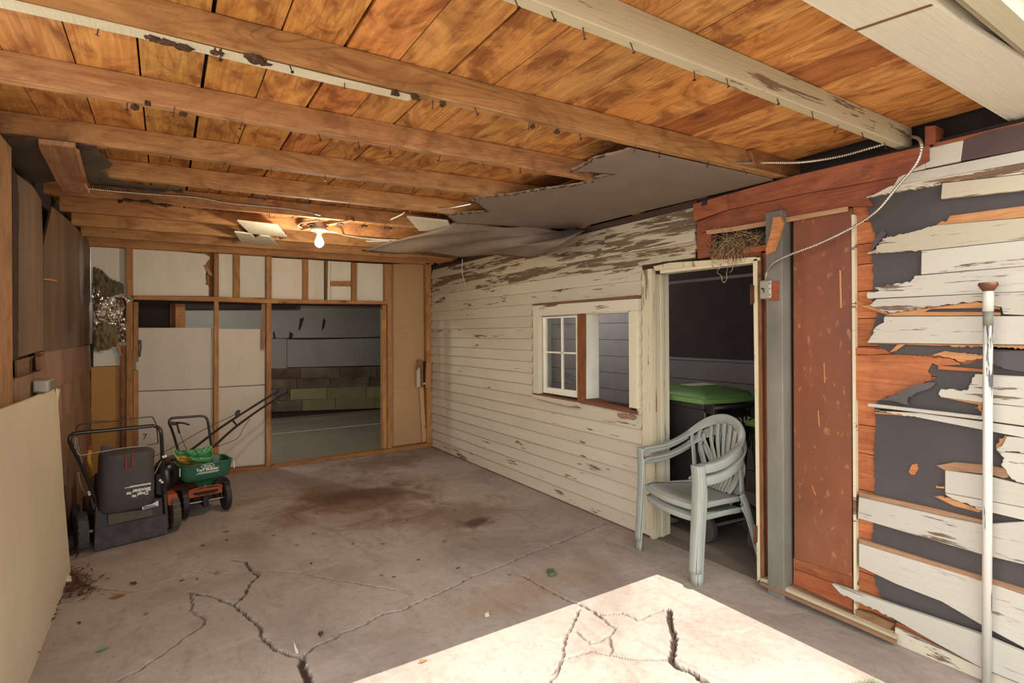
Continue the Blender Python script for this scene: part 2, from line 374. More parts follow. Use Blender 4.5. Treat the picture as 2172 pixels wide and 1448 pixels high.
#@@STRUCT
# ================================================================ STRUCTURE
# ---- floor with real cracks
def cr(*p): return [PZ(x, y, 0) for x, y in p]
CR = [(cr((1289,1108),(1239,1128),(1192,1148),(1135,1168),(1075,1195),(1035,1211),(1002,1221),(958,1245),(915,1265),(888,1275),(851,1295),(814,1300),(771,1325),(724,1342),(716,1349),(689,1362),(665,1372),(642,1395)), .003),
 (cr((642,1395),(639,1409),(652,1432),(656,1448),(664,1480)), .011),
 (cr((642,1395),(619,1390),(582,1375),(555,1349),(552,1328),(525,1305),(491,1280),(448,1265),(401,1255)), .004),
 (cr((498,1280),(518,1262),(528,1238),(548,1221),(535,1210),(522,1191),(495,1187)), .0045),
 (cr((841,1251),(784,1241),(724,1231),(686,1225),(635,1215),(569,1210),(535,1210),(485,1216),(461,1216),(431,1210)), .002),
 (cr((405,1258),(408,1282),(406,1295),(435,1312),(431,1325),(401,1345),(364,1372),(334,1394),(288,1425),(241,1446)), .003),
 (cr((428,1208),(361,1231),(301,1248),(281,1255),(221,1248),(174,1241),(140,1241)), .003),
 (cr((1108,1220),(1129,1231),(1159,1248),(1205,1272),(1229,1280),(1259,1295),(1286,1318),(1306,1332)), .0035),
 (cr((1229,1292),(1209,1332),(1197,1358),(1195,1385),(1182,1425),(1165,1448)), .003),
 (cr((1418,1292),(1419,1315),(1429,1342),(1429,1375),(1423,1398),(1436,1412),(1468,1425),(1495,1445),(1530,1475)), .010),
 (cr((1306,1332),(1292,1348),(1272,1360),(1252,1365),(1222,1338)), .002),
 (cr((1252,1379),(1192,1399),(1170,1430)), .0025), (cr((1252,1379),(1292,1389),(1299,1375),(1292,1352)), .002), (cr((1299,1389),(1350,1398),(1423,1398)), .0018),
 (cr((1272,1302),(1319,1300),(1353,1315),(1379,1302),(1406,1293)), .003)]
def make_floor():
    import array
    cs = .008; x0, x1, y0, y1 = -.62, 2.99, .9, 4.4
    xs = [x0+cs*i for i in range(int((x1-x0)/cs)+1)]; ys = [.6, .75]+[y0+cs*i for i in range(int((y1-y0)/cs)+1)]+[4.5+.1*i for i in range(22)]
    nx, ny = len(xs), len(ys); z = [0.]*(nx*ny); at = [0.]*(nx*ny); off = 2; nyf = int((y1-y0)/cs)+1
    rnd = random.Random(3)
    for pts, wd in CR:
        q = [pts[0]]
        for a, b in zip(pts, pts[1:]):
            k = max(1, int((b-a).length/.022)); n = Vector((-(b-a).y, (b-a).x, 0)).normalized()
            for j in range(1, k+1): q.append(a.lerp(b, j/k)+n*(rnd.uniform(-.006, .006) if j < k else 0))
        for a, b in zip(q, q[1:]):
            ww = wd*rnd.uniform(.7, 1.3); R = ww+.012; d = b-a; dl = max(d.x*d.x+d.y*d.y, 1e-9)
            for i in range(int((min(a.x, b.x)-R-x0)/cs), int((max(a.x, b.x)+R-x0)/cs)+2):
                for j in range(int((min(a.y, b.y)-R-y0)/cs), int((max(a.y, b.y)+R-y0)/cs)+2):
                    if 0 <= i < nx and 0 <= j < nyf:
                        px, py = xs[i]-a.x, ys[j+off]-a.y; t = min(1, max(0, (px*d.x+py*d.y)/dl))
                        ds = math.hypot(px-t*d.x, py-t*d.y); v = max(0, min(1, 1-(ds-ww)/.006)) if ds > ww else 1.
                        kf = min(1, ww/.0055); I = (j+off)*nx+i; at[I] = max(at[I], v*min(1, .34+kf*.7)*(1 if ww > .006 else .85)); z[I] = min(z[I], -v*.016*min(1.2, ww/.004))
    vs = [(x, y, z[j*nx+i]) for j, y in enumerate(ys) for i, x in enumerate(xs)]
    fs = [(j*nx+i, j*nx+i+1, (j+1)*nx+i+1, (j+1)*nx+i) for j in range(ny-1) for i in range(nx-1)]
    me = bpy.data.meshes.new('floor'); me.from_pydata(vs, [], fs); me.materials.append(M['concrete'])
    a = me.attributes.new('crack', 'FLOAT', 'POINT'); a.data.foreach_set('value', at); me.update()
    o = bpy.data.objects.new('floor', me); COL.objects.link(o); o['kind'] = 'structure'; return o
floor = make_floor()
tag(box('floor', (-9, -14, -.1), (9, .6, 0.), 'concrete2'), kind='structure')
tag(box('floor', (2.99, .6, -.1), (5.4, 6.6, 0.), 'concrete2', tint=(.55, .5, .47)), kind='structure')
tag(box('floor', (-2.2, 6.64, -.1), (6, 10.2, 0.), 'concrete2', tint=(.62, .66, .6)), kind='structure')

# ---- ceiling: roof deck, planks, joists
ceiling = tag(box('ceiling', (-1.0, .40, 2.505), (5.4, 6.75, 2.56), 'roof'), kind='structure')
seams = [-.86, -.66, -.46, -.264, -.074, .123, .319, .514, .708, .897, 1.09, 1.28, 1.465, 1.642, 1.844, 1.989, 2.21, 2.41, 2.60, 2.80, 3.02]
pt = {14: (1.12, 1.2, 1.25), 15: (.62, .5, .45), 16: (1.15, 1.25, 1.3), 17: (1.12, 1.2, 1.2), 18: (1.1, 1.15, 1.05), 19: (.95, .95, .9)}
for i in range(len(seams)-1):
    a, b = seams[i], seams[i+1]; g1 = random.uniform(.0015, .005)
    if i in (5, 7, 9): g1 = .011
    t = pt.get(i) or tuple(v*random.uniform(.88, 1.08) for v in ((.95, .93, .92) if i < 6 else (1, 1, 1)))
    o = box('plank', (a+g1, .62, ZP+random.uniform(-.001, .003)), (b-.0015, 6.62, 2.5), 'plank', ceiling, tint=t)
JO = [(-.62, 1.17, 3.03, 1.147, .046), (-.62, 1.885, 3.02, 1.745, .047), (-.62, 2.484, 3.02, 2.30, .048), (-.62, 3.15, 3.02, 2.86, .055), (-.62, 3.72, 3.02, 3.47, .055),
      (-.62, 4.30, 3.02, 4.06, .055), (-.62, 4.90, 3.02, 4.72, .055), (-.62, 5.47, 3.02, 5.32, .055), (-.62, 6.03, 3.02, 5.93, .055)]
joists = []
for i, (xa, ya, xb, yb, wd) in enumerate(JO):
    z0 = ZJ if i < 5 else ZJ+random.uniform(-.004, .004)
    pts = [(xa, ya, z0), (xb, yb, z0), (xb, yb+wd, z0), (xa, ya+wd, z0)]
    o = pris('joist', pts, (0, 0, .1), 'beam_white' if i == 0 else 'joist', ceiling, tint=(1, 1, 1) if i == 0 else rt()); bevel(o, .003, 1)
    if i == 0: o['label'] = 'cream painted joist'
    joists.append(o)
# white lath nailed under the second joist
pris('lath', [PZ(x, y, 2.366) for x, y in ((-60, -24), (0, -7), (300, 62), (700, 160), (877, 202), (866, 210), (700, 173), (300, 76), (0, 10), (-60, -4))], (0, 0, -.008), 'clap', ceiling, tint=(.95, .98, .88))
# sister blocks at the right ends of the joists
pris('block', [PY(x, y, 1.77) for x, y in ((1578, 322), (1600, 322), (1690, 347), (1690, 372), (1668, 376), (1590, 356))], (0, -.04, 0), 'joist', ceiling, tint=(.5, .42, .4))
pris('block', [PX(x, y, 2.94) for x, y in ((1962, 268), (1984, 266), (1984, 306), (1962, 308))], (.09, 0, 0), 'beam', ceiling)
# nails left in the joists
def joist_y(i, x):
    xa, ya, xb, yb, wd = JO[i]; return ya+(yb-ya)*(x-xa)/(xb-xa)+wd*.5
nl = MB().tube([(0, 0, .012), (0, 0, -.012), (.001, .002, -.026)], .0018, 6).lathe([(.0055, -.028), (.0055, -.026)], (.001, .002, 0), n=8)
nail0 = nl.build('nail', 'nail', ceiling)
first = True
for i in range(6):
    x = -.45
    while x < 2.8:
        x += random.uniform(.12, .34)
        if 2 <= i and x > 1.75: break
        if first: o = nail0; first = False
        else: o = nail0.copy(); COL.objects.link(o)
        o.parent = ceiling; o.location = Vector((x, joist_y(i, x)+random.uniform(-.014, .014), ZJ-.01))-ceiling.location
        o.rotation_euler = (random.uniform(-.5, .5), random.uniform(-.5, .5), 0)
# scraps of torn board still held by nails
def scrap(cx, cy, rx, ry, seed, ang=0):
    rnd = random.Random(seed); p = []
    for k in range(16):
        a = 2*math.pi*k/16; r = rnd.uniform(.6, 1.1); x, y = rx*r*math.cos(a), ry*r*math.sin(a)
        p.append((cx+x*math.cos(ang)-y*math.sin(ang), cy+x*math.sin(ang)+y*math.cos(ang), ZJ-.004+rnd.uniform(-.004, .002)))
    pris('board_scrap', p, (0, 0, -.011), 'edge', ceiling)
for k, (px, py, rx, ry) in enumerate([(325, 72, .022, .02), (356, 80, .03, .02), (388, 90, .03, .024), (461, 103, .022, .016), (541, 118, .032, .026), (562, 126, .022, .014), (838, 192, .018, .016), (880, 200, .018, .015), (938, 215, .016, .014),
        (1130, 263, .013, .012), (1181, 274, .013, .012), (1290, 300, .02, .022), (312, 213, .014, .018), (286, 222, .016, .016), (388, 237, .014, .014), (545, 417, .05, .03), (645, 427, .05, .03), (660, 474, .03, .06), (722, 472, .03, .05), (768, 477, .04, .05), (822, 481, .04, .05)]):
    q = PZ(px, py, ZJ); scrap(q.x, q.y, rx, ry, k)
# small triangular knot braces between far joists
pris('brace', [PZ(x, y, 2.36) for x, y in ((637, 488), (745, 466), (752, 470), (645, 490))], (0, 0, .03), 'joist', ceiling, tint=(.6, .55, .5))
pris('brace', [PZ(x, y, 2.36) for x, y in ((594, 508), (612, 503), (606, 500), (590, 504))], (0, 0, .03), 'joist', ceiling, tint=(.8, .7, .6))
# soffit, fascia and gutter board at the open front
sof = tag(pris('trim_1', [PZ(x, y, 2.37) for x, y in ((1560, -76), (1700, 0), (2172, 265), (2600, 505), (2600, 355), (2172, 130), (1977, 10), (1880, -50))], (0, 0, .02), 'soffit'), kind='structure')
tag(box('trim_2', (-.75, .60, 2.375), (4.2, .785, 2.50), 'soffit'), kind='structure')
y1 = PZ(2172, 130, 2.37).y
tag(box('trim_3', (-.75, y1-.028, 2.385), (4.2, y1, 2.50), 'soffit', tint=(.55, .5, .42)), kind='structure')
tag(box('trim_4', (-.75, .505, 2.375), (4.2, .560, 2.56), 'soffit', tint=(.86, .85, .76)), kind='structure')
p1, p2, p3, p4 = PZ(1811, 63, 2.3695), PZ(1975, 8, 2.3695), PZ(1980, 11, 2.3695), PZ(1816, 66, 2.3695)
pris('seam', [p1, p2, p3, p4], (0, 0, -.0012), 'bare', sof, tint=(.6, .55, .5))

# ---- right wall
wall_right = MB()
WX0, WX1 = 2.985, 3.075
for y0, y1_, z0, z1 in ((4.13, 6.62, 0, 2.37), (3.475, 3.58, 0, 2.37), (2.745, 2.955, 0, 2.37), (3.58, 4.13, 0, .93), (3.58, 4.13, 1.66, 2.37), (2.955, 3.475, 0, .93), (2.955, 3.475, 1.655, 2.37),
                       (1.934, 2.745, 2.13, 2.37), (2.24, 2.745, 1.915, 2.13), (1.934, 2.24, 1.915, 1.975), (-3., 1.86, 0, 2.37), (1.86, 1.934, 0, 1.975), (1.86, 1.934, 2.13, 2.37)):
    wall_right.box((WX0, y0, z0), (WX1, y1_, z1))
wall_right = tag(wall_right.build('wall_right', 'dark'), kind='structure')
tag(box('wall_house', (2.985, -3.0, 2.37), (3.6, .50, 2.44), 'plaster'), kind='structure')
def clap(y0, y1_, z0, z1, mat, dx=0, t=None):
    b = WX0-.002
    pr = [(b, z0), (2.937+dx, z0), (2.936+dx, z0+.006), (2.958+dx*.5, z1+.006), (b, z1+.006)]
    o = MB().prism([(x, y0, z) for x, z in pr], (0, y1_-y0, 0)).build('clapboard', mat, wall_right, tint=t); return o
for k in range(21):
    z0 = .0125+.1095*k; z1 = z0+.1095; mat = 'clap_bad' if k >= 18 else ('clap_mid' if k in (0, 16, 17) else 'clap')
    segs = [(2.826, 6.545)]
    if z1 > .90 and z0 < 1.75: segs = [(4.232, 6.545), (2.826, 2.878)]
    if k >= 18: segs = [(2.35 if z0 > 1.97 else 2.826, 6.53)]
    for a, b in segs:
        jn = []
        if b-a > 2 and random.random() < .6: m_ = random.uniform(a+.8, b-.8); jn = [(a, m_-.001), (m_+.001, b)]
        for p, q in (jn or [(a, b)]):
            kk = random.uniform(.95, 1.04); warm = (1, .985, .95) if z0 > .6 else (.99, .97, .96)
            clap(p, q, z0+random.uniform(-.0015, .0015), z1, mat, random.uniform(-.002, .002), tuple(kk*v for v in warm))
box('felt_strip', (2.962, 2.345, 2.235), (2.984, 6.53, 2.368), 'felt_dk', wall_right)
def rp(name, pts, mat, X=2.945, t=.018, tint=None, tear=None, amp=.003, seed=0, parent=None):
    p = [PX(x, y, X) for x, y in pts]
    if tear is not None: p = jag(p, amp, .009, seed, 0, True, tear)
    o = pris(name, p, (t, 0, 0), mat, parent or wall_right, tint=tint); return o
# dark gap above the door casing, corner boards and casings
rp('felt_strip', ((1362, 545), (1475, 527), (1478, 550), (1383, 567), (1362, 572)), 'felt_dk', 2.955, .02, (.9, .9, 1))
rp('siding_lath', ((1350, 536), (1475, 517), (1477, 527), (1362, 545), (1350, 546)), 'clap_bad', 2.93, .03, tint=(.9, .8, .65), tear=[2, 3], amp=.004)
rp('corner_board', ((1362, 573), (1382, 569), (1384, 1139), (1363, 1129)), 'trimx', 2.935, .04)
YJ = 2.735
cas = tag(box('door_1', (2.99, YJ+.012, 0), (3.13, 2.80, 1.96), 'trimx'), kind='structure')
for xa, xb, dy, mt, tn in ((1384, 1393, -.004, 'trimx', (.93, .9, .85)), (1393.5, 1401, .004, 'trimx', (1, .98, .93)), (1401.5, 1408, -.006, 'trim', (1, .98, .95)), (1408.5, 1414, .002, 'trimx', (1, 1, 1)), (1414.5, 1422, .006, 'trim', (1.08, 1.08, 1.12))):
    Xa, Xb = PY(xa, 900, YJ).x, PY(xb, 900, YJ).x
    bevel(box('jamb_strip', (Xa, YJ+dy, 0.0), (Xb, YJ+.03, 1.95), mt, cas, tint=tn), .002, 1)
pris('casing', [PX(x, y, 2.92) for x, y in ((1385, 565), (1420, 557), (1600, 535+10), (1612, 546), (1612, 552), (1600, 553), (1420, 570), (1390, 574))], (.06, 0, 0), 'trimx', cas, tint=(.98, .94, .85))
pris('casing', [PX(x, y, 2.93) for x, y in ((1400, 573), (1597, 551), (1597, 557), (1400, 580))], (.09, 0, 0), 'trim', cas)
pris('jamb', [PX(x, y, 2.92) for x, y in ((1597, 552), (1606, 545), (1612, 1229), (1606, 1232))], (.09, 0, 0), 'trimx', cas, tint=(1.02, 1, .95))
pris('jamb', [PX(x, y, 2.925) for x, y in ((1606.5, 547), (1614, 543), (1621, 1224), (1612.5, 1229))], (.08, 0, 0), 'stud', cas, tint=(.5, .42, .45))
rp('stud', ((1614, 540), (1626, 533), (1627, 1238), (1621, 1224)), 'beam', 2.95, .05, tint=(.8, .8, .8))
for (a, b, c_2, d_) in ((1593, 605, 1599, 643), (1600, 1115, 1606, 1150)):
    q = MB().prism([PX(x, y, 2.915) for x, y in ((a, b), (c_2, b), (c_2, d_), (a, d_))], (.012, 0, 0))
    q.build('hinge', 'rust', cas)
    mid = PX(a, (b+d_)/2, 2.91); tube('hinge_pin', [mid+Vector((0, 0, -.06)), mid+Vector((0, 0, .06))], .006, 'rust', cas)
pris('hinge', [PY(x, y, YJ-.008) for x, y in ((1382, 843), (1393, 840), (1393, 873), (1383, 876))], (0, .004, 0), 'rust', cas, tint=(1.3, 1.3, 1.2))
pris('paint_scar', [PY(x, y, YJ-.0065) for x, y in ((1386, 808), (1390, 810), (1393, 838), (1387, 842))], (0, .003, 0), 'bare', cas)
# old plate and header in red brown wood
rp('plate', ((1470, 433), (1636, 386), (1700, 369), (1970, 307), (1970, 341), (1907, 374), (1711, 409), (1544, 444), (1471, 469)), 'beam', 2.925, .09)
rp('plate', ((1470, 433), (1543, 412), (1543, 444), (1471, 469)), 'beam', 2.918, .008, tint=(1.1, 1.05, 1))
rp('nail_hole', ((1489, 427), (1501, 424), (1500, 434), (1487, 437)), 'dark', 2.9172, .002)
rp('plate', ((1971, 318), (1985, 303), (2172, 258), (2172, 264), (2043, 298), (1975, 318)), 'beam', 2.94, .05)
rp('header', ((1478, 471), (1544, 446), (1711, 411), (1907, 376), (1904, 396), (1888, 404), (1840, 418), (1852, 437), (1800, 438), (1497, 490), (1478, 500)), 'beam', 2.937, .06, tint=(.82, .8, .8))
rp('stud', ((1478, 500), (1508, 488), (1508, 544), (1480, 549)), 'beam', 2.94, .06, tint=(.9, .85, .85))
rp('lath', ((1497, 489), (1560, 480), (1797, 438), (1797, 448), (1560, 490), (1500, 497)), 'bare', 2.925, .012, tint=(1.25, 1.2, 1.15))
rp('lath', ((1575, 528), (1627, 518), (1627, 531), (1575, 538)), 'sheath', 2.93, .012)
rp('header', ((1508, 544), (1600, 533), (1614, 533), (1614, 543), (1508, 556)), 'beam', 2.94, .05, tint=(.8, .75, .7))
box('nest_shelf', (3.0, 1.86, 1.955), (3.35, 2.24, 1.975), 'bare', wall_right, tint=(.5, .45, .4))
# grey post standing proud of the wall
PXF = 2.885
ya, yb = PX(1626, 900, PXF).y, PX(1661, 900, PXF).y
post = box('post', (PXF, yb, .0), (2.975, ya, 2.17), 'steel', wall_right); bevel(post, .004, 2); post['label'] = 'grey painted post'
# hardboard sheet, white corner strip, planks and sill below
rp('hardboard_sheet', ((1683, 455), (1807, 441), (1807, 1222), (1685, 1183)), 'hardb', 2.95, .01)
for x_, y_, x2_, y2_, w_ in ((1782, 573, 1784, 653, 1.6), (1748, 770, 1749, 812, .8), (1735, 870, 1738, 905, .8), (1722, 1030, 1730, 1050, .8), (1752, 1045, 1760, 1050, .7)):
    rp('scratch', ((x_-w_, y_), (x_+w_, y_), (x2_+w_, y2_), (x2_-w_, y2_)), 'splint', 2.9492, .0008, tint=(1.1, 1.1, 1.05))
rp('white_stain', ((1765, 1140), (1775, 1130), (1790, 1133), (1793, 1150), (1784, 1166), (1770, 1160)), 'hardb', 2.9493, .0007, tear=[0, 1, 2, 3, 4, 5], amp=.012)
rp('corner_bead', ((1806, 455), (1812, 455), (1817, 1321), (1811, 1318)), 'clap_mid', 2.94, .03, tint=(1.05, 1, .9))
for i, (a, b, c2_, d2_) in enumerate(((1183, 1205, 1222, 1250), (1206, 1250, 1251, 1300))):
    rp('sheathing_board', ((1683, a), (1808, c2_), (1809, d2_), (1683, b)), 'sheath', 2.962, .02, tint=(.75+.1*i, .72, .7))
rp('sill', ((1613, 1226), (1625, 1228), (1900, 1350), (1899, 1358), (1612, 1233)), 'trim', 2.90, .05, tint=(.75, .7, .62))
rp('sill', ((1612, 1234), (1899, 1359), (1899, 1366), (1612, 1240)), 'bare', 2.878, .02, tint=(.8, .78, .75))
rp('sill', ((1640, 1231), (1683, 1243), (1811, 1302), (1811, 1322), (1640, 1242)), 'bare', 2.93, .04, tint=(.65, .6, .55))
# sheathing planks behind the torn siding (run to the open end)
zs = [PX(1835, y, 2.965).z for y in (425, 470, 517, 560, 617, 675, 735, 790, 845, 902, 962, 1040, 1100, 1160, 1215, 1265, 1325)]
for i in range(len(zs)-1):
    k = random.uniform(.8, 1.15); box('sheathing_board', (2.966, .3, zs[i+1]+.002), (2.984, 1.385, zs[i]-.002), 'sheath', wall_right, tint=(k, k*.97, k*.92))
# building paper
rp('building_paper', ((1888, 404), (1905, 396), (2300, 340), (2300, 760), (2172, 742), (2000, 738), (1845, 728), (1850, 700), (1862, 665), (1850, 650), (1853, 590), (1850, 545), (1856, 500), (1846, 470), (1836, 418)), 'felt', 2.957, .006, tear=[8, 9, 10, 11, 12, 13], amp=.005, seed=4)
rp('building_paper', ((1862, 728), (2300, 742), (2300, 1500), (2172, 1440), (1896, 1316), (1858, 1240), (1850, 1150), (1856, 1060), (1854, 960), (1858, 900), (1855, 866), (1862, 850), (1909, 832), (1974, 808), (1990, 800), (1968, 790), (1978, 772), (1990, 776), (2036, 773), (2086, 765), (2060, 757), (1985, 752), (1909, 752), (1870, 746)), 'felt', 2.957, .006, tear=[4, 5, 6, 7, 8, 11, 12, 13, 14, 15, 18, 19, 20, 21, 22], amp=.004, seed=5)
# splintered sheathing pulled forward
rp('splintered_board', ((1808, 754), (1909, 752), (2018, 761), (2037, 773), (1990, 776), (1977, 770), (1967, 788), (1974, 794), (1975, 806), (1909, 832), (1862, 849), (1813, 846)), 'sheath', 2.948, .014, tear=[1, 2, 4, 8, 9], amp=.003, seed=6)
rp('splintered_board', ((1812, 737), (1876, 740), (1888, 749), (1850, 752), (1812, 751)), 'sheath', 2.946, .01, tear=[0, 1], tint=(1, .9, .85))
rp('splintered_board', ((2005, 744), (2030, 748), (2083, 753), (2084, 759), (2040, 767), (2010, 757), (1974, 753)), 'splint', 2.945, .012, tear=[0, 1, 3, 4, 5], amp=.004)
rp('splintered_board', ((1990, 775), (2088, 783), (2088, 789), (1990, 783)), 'sheath', 2.944, .012)
rp('splinter', ((1887, 747), (1903, 731), (1921, 729), (1900, 744)), 'splint', 2.935, .008)
rp('splinter', ((1927, 1000), (1934, 985), (1945, 983), (1947, 995), (1940, 1007), (1932, 1006)), 'splint', 2.95, .006, tint=(.9, .7, .6))
rp('paper_flap', ((1865, 848), (1900, 836), (1930, 818), (1974, 810), (1985, 812), (1975, 822), (1948, 832), (1925, 845), (1927, 860), (1895, 850)), 'felt', 2.925, .004, tear=[5, 6, 7, 8], amp=.004, tint=(1.4, 1.35, 1.35))
rp('paper_flap', ((1846, 530), (1858, 500), (1872, 488), (1880, 494), (1862, 515), (1852, 528)), 'felt', 2.93, .004, tint=(1.15, 1.15, 1.3))
rp('paper_flap', ((2108, 745), (2300, 742), (2300, 795), (2172, 788), (2130, 782), (2106, 770)), 'felt', 2.93, .003, tint=(1.3, 1.25, 1.25), tear=[3, 4], amp=.004)
# remaining siding of the front bay, each piece with its own outline
RS = [
 ('plain', ((1908, 350), (1961, 340), (1961, 358), (1908, 370)), None, 'clap'),
 ('plain', ((1962, 315), (2043, 297), (2037, 342), (1962, 357)), None, 'clap'),
 ('purp', ((2043, 297), (2096, 278), (2172, 263), (2300, 232), (2300, 290), (2172, 317), (2037, 342)), [6], 'purp'),
 ('p', ((1908, 371), (2172, 318), (2300, 292), (2300, 322), (2172, 345), (1894, 394)), None, 'clap'),
 ('p', ((1853, 413), (1887, 395), (2172, 346), (2300, 323), (2300, 348), (2172, 368), (1996, 387), (1996, 391), (1836, 418)), [7], 'clap_mid'),
 ('p', ((1998, 388), (2172, 369), (2300, 350), (2300, 392), (2172, 404), (1995, 422)), None, 'sider'),
 ('w', ((2009, 467), (2015, 457), (2172, 436), (2300, 420), (2300, 446), (2172, 461), (1984, 478), (1990, 473)), [0, 6, 7], 'splint'),
 ('p', ((1864, 514), (1873, 505), (1928, 494), (1984, 478), (2172, 462), (2300, 447), (2300, 497), (2172, 508), (1953, 531), (1838, 537), (1859, 528)), [0, 1, 2, 8, 9, 10], 'sider'),
 ('p', ((1954, 532), (2172, 509), (2300, 498), (2300, 558), (2172, 564), (1953, 582)), None, 'sidew'),
 ('p', ((1853, 610), (1932, 597), (1940, 585), (2172, 565), (2300, 559), (2300, 616), (2172, 618), (2102, 621), (1841, 633), (1839, 621), (1870, 616)), [0, 1, 8, 9, 10], 'sidew'),
 ('p', ((1841, 648), (1859, 634), (2102, 622), (2172, 619), (2300, 617), (2300, 669), (2172, 668), (2128, 666), (2124, 651), (2071, 638), (1959, 653), (1887, 663)), [0, 8, 9, 10, 11], 'sidew'),
 ('w', ((1822, 648), (1841, 646), (1887, 664), (1878, 667)), [0], 'splint'),
 ('w', ((1887, 664), (1959, 654), (2071, 639), (2122, 652), (2120, 657), (2088, 653), (1975, 655), (1960, 661), (2090, 661), (2122, 662), (2122, 669), (1875, 670)), [3, 4], 'splint'),
 ('p', ((1875, 683), (1876, 671), (2172, 670), (2300, 670), (2300, 732), (2172, 731), (1838, 727), (1842, 721), (1848, 712), (1856, 694)), [0, 6, 7, 8, 9], 'sidew'),
 ('w', ((1838, 728), (2172, 732), (2300, 733), (2300, 741), (2172, 739), (2000, 733)), [4], 'splint'),
 ('p', ((2068, 793), (2172, 798), (2300, 803), (2300, 868), (2172, 862), (2083, 853), (1996, 842), (1990, 835), (1995, 825), (2050, 828), (2061, 806)), [6, 7, 8, 9, 10], 'sidew'),
 ('p', ((2083, 855), (2172, 863), (2300, 869), (2300, 915), (2172, 903), (2105, 894), (2082, 884)), [5, 6], 'sidew'),
 ('w', ((2000, 843), (2083, 852), (2083, 868), (2066, 864), (2086, 876), (2076, 858)), [2, 3], 'splint'),
 ('p', ((1840, 855), (2086, 883), (2082, 890), (1840, 862)), None, 'clap'),
 ('p', ((1855, 870), (1953, 876), (2172, 906), (2300, 925), (2300, 952), (2172, 928), (1953, 886)), [6], 'sidew'),
 ('w', ((1855, 873), (1953, 878), (1953, 884), (1855, 877)), None, 'splint'),
 ('p', ((2134, 925), (2172, 929), (2300, 948), (2300, 982), (2172, 961), (2113, 955), (2128, 940)), [4, 5, 6], 'sidew'),
 ('w', ((2112, 955), (2118, 930), (2136, 922), (2128, 942)), [0, 1, 2], 'splint'),
 ('p', ((2113, 957), (2172, 962), (2300, 983), (2300, 1050), (2172, 1026), (2145, 1016), (2122, 985), (2130, 972)), [4, 5, 6, 7], 'sidew'),
 ('w', ((1984, 987), (2024, 980), (2090, 986), (2145, 995), (2136, 1013), (2120, 1012), (2086, 1005), (2002, 997)), [3, 4, 5], 'bare'),
 ('p', ((2004, 997), (2086, 1008), (2172, 1028), (2300, 1054), (2300, 1104), (2172, 1076), (2004, 1045)), None, 'clap'),
 ('p', ((2009, 1052), (2004, 1046), (2172, 1077), (2300, 1105), (2300, 1135), (2172, 1103), (2083, 1082)), [6], 'clap'),
 ('w', ((1980, 1052), (2009, 1054), (2083, 1083), (2078, 1087), (2020, 1072)), [0], 'splint'),
 ('w', ((1985, 1030), (2003, 1031), (2003, 1036), (1985, 1034)), [0], 'splint'),
 ('p', ((1821, 1054), (2004, 1096), (2083, 1112), (2172, 1106), (2300, 1137), (2300, 1240), (2172, 1197), (2083, 1176), (1819, 1099)), None, 'sidew'),
 ('w', ((1821, 1043), (1985, 1079), (2083, 1103), (2083, 1111), (2004, 1095), (1821, 1053)), [2], 'bare'),
 ('p', ((1821, 1152), (2083, 1232), (2172, 1262), (2300, 1305), (2300, 1428), (2172, 1374), (2083, 1326), (1996, 1275), (1900, 1238), (1821, 1200)), None, 'clap'),
 ('w', ((1821, 1142), (2172, 1249), (2300, 1290), (2300, 1304), (2172, 1261), (1821, 1151)), None, 'bare'),
 ('p', ((1764, 1238), (1816, 1255), (2080, 1345), (2172, 1384), (2300, 1440), (2300, 1520), (2172, 1452), (2080, 1415), (1983, 1362), (1896, 1312), (1782, 1258)), [9], 'clap'),
 ('p', ((1898, 1330), (2037, 1396), (2080, 1416), (2172, 1454), (2300, 1522), (2300, 1570), (2172, 1492), (2080, 1448), (1897, 1363)), None, 'clap_mid'),
]
for i, (k_, pts, tear, mt) in enumerate(RS):
    if mt == 'clap': mt = 'clapf'
    X = 2.932+.004*math.sin(i*2.3) if mt in ('clapf', 'sidew', 'sider', 'clap_mid') else (2.94 if mt != 'purp' else 2.938)
    if i in (18, 33): X = 2.915
    nm = 'splintered_edge' if mt in ('splint', 'bare') else 'clapboard'
    o = rp(nm, pts, mt, X, .022, tint=None if mt in ('splint',) else (.97+.05*math.sin(i*1.7),)*3, tear=tear, amp=.005 if mt == 'splint' else .0045, seed=i*3+1)
    if mt != 'purp': bevel(o, .0025, 1)
    if mt == 'purp': o['label'] = 'dull purple-brown board'
rp('wood_block', ((1814, 1292), (1845, 1300), (1897, 1323), (1890, 1332), (1870, 1340), (1816, 1320)), 'bare', 2.935, .03, tint=(.7, .65, .55), tear=[2, 3])

tag(box('added_dark_strip', (3.10, .58, 2.36), (3.13, 6.62, 2.505), 'dark'), kind='structure')  # added dark strip: blocks utility lamp light, keeps the void above the plate dark
# ---- windows
def window(name, kind):
    root = tag(bpy.data.objects.new(name, None), kind='structure'); COL.objects.link(root); return root
wn = window('window_1', 0)
def wp(root, name, pts, X, t, mat, tint=None):
    return bevel(pris(name, [PX(x, y, X) for x, y in pts], (t, 0, 0), mat, root, tint=tint), .002, 1)
wp(wn, 'casing', ((1129, 648), (1351, 633), (1351, 658), (1130, 671)), 2.922, .05, 'clap', (1.1, 1.1, 1.08))
wp(wn, 'drip_cap', ((1125, 647), (1150, 643), (1350, 626), (1351, 632), (1128, 648)), 2.905, .06, 'bare', (.6, .5, .4))
wp(wn, 'casing', ((1130, 671), (1142, 670), (1142, 838), (1131, 836)), 2.922, .05, 'trim')
wp(wn, 'casing', ((1335, 659), (1351, 658), (1351, 867), (1336, 864)), 2.920, .05, 'trim', (1.03, 1.03, 1))
wp(wn, 'sill', ((1128, 836), (1222, 853), (1222, 863), (1205, 862), (1129, 843)), 2.905, .07, 'clap_mid')
